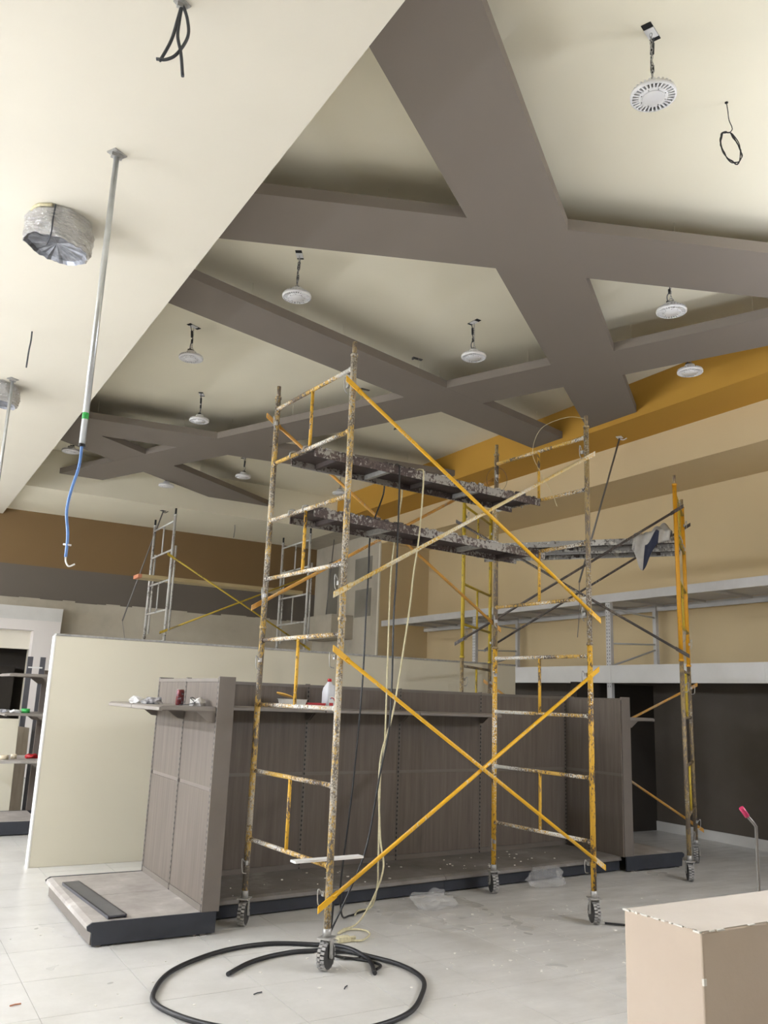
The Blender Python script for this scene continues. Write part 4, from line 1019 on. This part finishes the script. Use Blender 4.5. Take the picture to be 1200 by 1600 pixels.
hang('rope', 'cream rope looped over the upper plank, coiled on floor', 'rope',
     [[(3.60, 6.33, 0.012), (3.70, 6.45, 0.012), (3.78, 6.38, 0.05), (3.72, 6.20, 0.25), (3.60, 6.0, 0.51), (3.61, 6.03, 1.12), (3.67, 6.08, 1.35), (3.70, 6.13, 2.42), (3.74, 6.19, 2.77), (3.80, 6.24, 3.11), (3.88, 6.28, 3.5), (3.86, 6.25, PT), (3.83, 6.05, PT+0.012), (3.80, 5.85, PT)],
      [(3.79, 5.79, 3.56), (3.75, 5.77, 3.08), (3.69, 5.75, 2.72), (3.65, 5.74, 2.39), (3.52, 5.71, 1.65), (3.40, 5.69, 1.24), (3.41, 5.67, 0.73), (3.48, 5.72, 0.48), (3.50, 5.9, 0.22), (3.46, 6.04, 0.03), (3.3, 5.98, 0.012), (3.22, 5.90, 0.012), (3.34, 5.97, 0.012), (3.44, 5.92, 0.012), (3.43, 5.80, 0.012), (3.30, 5.68, 0.012), (3.2, 5.72, 0.012)]], 0.007, M['rope'])
t = thing('rope_plug', 'pale yellow plug end lying by the caster wheel', 'plug', (3.17, 5.73, 0.0))
b = new(); box(b, -0.05, 0.05, -0.03, 0.03, 0.002, 0.04); obj('body', b, M['rope'], t, None, 0.006)
b = new(); tube(b, (0.05, 0.0, 0.02), (0.10, 0.01, 0.018), 0.014, 8); obj('strain_relief', b, M['rope'], t)
b = new(); tube(b, (-0.05, 0.012, 0.02), (-0.075, 0.012, 0.02), 0.004, 6); tube(b, (-0.05, -0.012, 0.02), (-0.075, -0.012, 0.02), 0.004, 6); obj('prongs', b, M['steel'], t)
b = new(); sweep(b, spline([(2.83, 5.27, 0.42), (2.835, 5.30, 0.25), (2.86, 5.36, 0.08), (2.93, 5.40, 0.02), (3.02, 5.33, 0.012), (3.10, 5.22, 0.012), (3.12, 5.12, 0.012), (3.05, 5.06, 0.012)], 7), 0.009, 7)
top('power_cable', b, M['blackp'], 'thick black cable dropping beside the nearest scaffold post', 'cable', (2.83, 5.27, 0))
# hose on the floor
HC = Vector((2.42, 4.93, 0))
pts = [(2.15, 5.34, 0.016), (2.34, 5.49, 0.016), (2.52, 5.57, 0.016), (2.72, 5.60, 0.016), (2.90, 5.56, 0.016), (3.03, 5.50, 0.018), (3.15, 5.30, 0.016), (3.24, 5.05, 0.016), (3.22, 4.78, 0.016), (3.06, 4.54, 0.016), (2.80, 4.30, 0.016), (2.45, 4.22, 0.016), (2.05, 4.36, 0.016), (1.76, 4.62, 0.016), (1.61, 4.98, 0.016), (1.67, 5.25, 0.016), (1.88, 5.56, 0.016), (2.26, 5.80, 0.016), (2.62, 5.85, 0.016), (2.90, 5.72, 0.016), (3.06, 5.50, 0.034), (3.10, 5.25, 0.018), (3.0, 4.99, 0.016)]
b = new(); sweep(b, spline(pts, 10), 0.0145, 10); top('hose', b, M['black'], 'black hose coiled in a large ring on floor', 'hose', (2.42, 4.93, 0))
b = new(); sweep(b, spline([(5.36, 5.34, 0.012), (5.5, 5.2, 0.012), (5.7, 4.95, 0.012), (5.9, 4.6, 0.012), (6.3, 4.2, 0.012)], 6), 0.009, 7); top('power_cable', b, M['blackp'], 'black cable on floor by the right front caster', 'cable', (5.4, 5.3, 0))
# small white board lying across the lowest rung
t = thing('offcut', 'thin white offcut lying across the lowest near rung', 'offcut', (2.80, 5.335, 0.641), R(3))
b = new(); box(b, -0.26, 0.27, -0.035, 0.035, 0.0, 0.014); obj('board_body', b, M['white_plastic'], t)

# plastic bags and floor litter
def bag(label, loc, r, seed):
    b = new(); bmesh.ops.create_icosphere(b, subdivisions=4, radius=r); rnd = random.Random(seed)
    from mathutils import noise as mn
    for v in b.verts:
        n = mn.noise(v.co*9+Vector((seed, 0, 0)))*0.5+mn.noise(v.co*23)*0.3
        v.co = Vector((v.co.x*1.35*(1+n), v.co.y*0.9*(1+n), max(-r*0.45, v.co.z*0.62*(1+n))))
    zmin = min(v.co.z for v in b.verts)
    for v in b.verts: v.co.z -= zmin-0.002
    return top('plastic_bag', b, M['bag'], label, 'plastic bag', loc, local=True)
bag('crumpled clear plastic bag lying in the middle of floor', (4.36, 6.33, 0), 0.13, 3)
bag('crumpled clear plastic bag beside the far right caster wheel', (5.92, 6.68, 0), 0.15, 5)
b = new(); rnd = random.Random(31)
for k in range(300):
    x, y = rnd.gauss(4.2, 1.6), rnd.gauss(5.6, 1.1)
    if not (0.6 < x < 9 and 3.4 < y < 8.8): continue
    if (1.45 < x < 8.2 and 6.15 < y < 8.0): continue
    s = rnd.uniform(0.003, 0.009)*(1.8 if rnd.random() < 0.06 else 1)
    n = rnd.randint(3, 5); a0 = rnd.random()*6
    prism(b, [(x+s*math.cos(a0+2*math.pi*q/n)*rnd.uniform(0.6, 1.4), y+s*math.sin(a0+2*math.pi*q/n)) for q in range(n)], 0.0005, 0.0025+s*0.25)
o = top('plaster_flakes', b, M['chip'], 'white plaster flakes scattered over the floor', 'debris', (0, 0, 0)); o['kind'] = 'stuff'
b = new()
for k in range(60):
    x, y = rnd.uniform(2.5, 7.1), 0; 
    yb = 7.40+(x-2.44)*math.tan(R(4)); y = yb-rnd.uniform(0.1, 0.75); s = rnd.uniform(0.004, 0.012)
    prism(b, [(x+s*math.cos(2*math.pi*q/4+k)*rnd.uniform(0.6, 1.4), y+s*math.sin(2*math.pi*q/4+k)) for q in range(4)], BT+0.0005, BT+0.003+s*0.3)
o = top('plaster_flakes', b, M['chip'], 'white plaster flakes on the shelving base', 'debris', (0, 0, 0)); o['kind'] = 'stuff'
for x, y, a, lab in ((2.20, 4.98, 0.3, 'thin dark offcut on floor inside the hose ring, left'), (2.72, 4.86, 0.8, 'thin dark offcut on floor inside the hose ring, right'), (0.93, 5.35, 0.2, 'small reddish scrap on floor at lower left')):
    b = new(); sweep(b, [(-0.03, 0, 0.005), (0, 0.004, 0.006), (0.03, 0, 0.005)], 0.004, 5); o = top('scrap', b, M['cord'] if x > 1 else M['board_end'], lab, 'scrap', (x, y, 0), local=True); o.rotation_euler = (0, 0, a)
# metal pole with pink grip behind the half wall
t = thing('grip_pole', 'thin metal pole with pink grip behind the half wall', 'pole', (4.10, 2.98, 0)); L = (4.10, 2.98, 0)
b = new(); sweep(b, [(4.10, 2.98, 0.0), (4.05, 2.95, 0.83), (4.002, 2.912, 1.14), (3.985, 2.915, 1.16), (3.95, 2.925, 1.195)], 0.008, 8); obj('shaft', b, M['greymetal'], t, L)
b = new(); tube(b, (3.953, 2.924, 1.19), (3.92, 2.932, 1.232), 0.013, 10); obj('grip', b, M['pinkgrip'], t, L)
b = new(); tube(b, (4.10, 2.98, 0.0), (4.10, 2.98, 0.02), 0.05, 12); obj('foot', b, M['blackp'], t, L)

# thin tie wires on the nearest scaffold's right frame
b = new(); sweep(b, spline([(5.30, 5.39, 4.30), (5.21, 5.55, 4.34), (5.10, 5.78, 4.27), (5.06, 5.86, 4.05), (5.10, 5.80, 3.85), (5.16, 5.70, 3.62), (5.18, 5.66, 3.50)], 7), 0.0022, 5)
top('tie_wire', b, M['rope'], 'thin pale wire arching between the two right scaffold posts', 'wire', (5.30, 5.39, 3.5))
b = new(); cw = Vector((5.214, 6.599, 3.95)); vx = Vector((math.sin(R(59.5)), -math.cos(R(59.5)), 0))
sweep(b, [cw+vx*0.105*math.cos(2*math.pi*k/28)+Vector((0, 0, 0.13*math.sin(2*math.pi*k/28)))-Vector((math.cos(R(59.5)), math.sin(R(59.5)), 0))*0.03 for k in range(28)], 0.002, 5, True)
top('tie_wire', b, M['cord'], 'thin dark wire ring on the far right scaffold post', 'wire', tuple(cw))
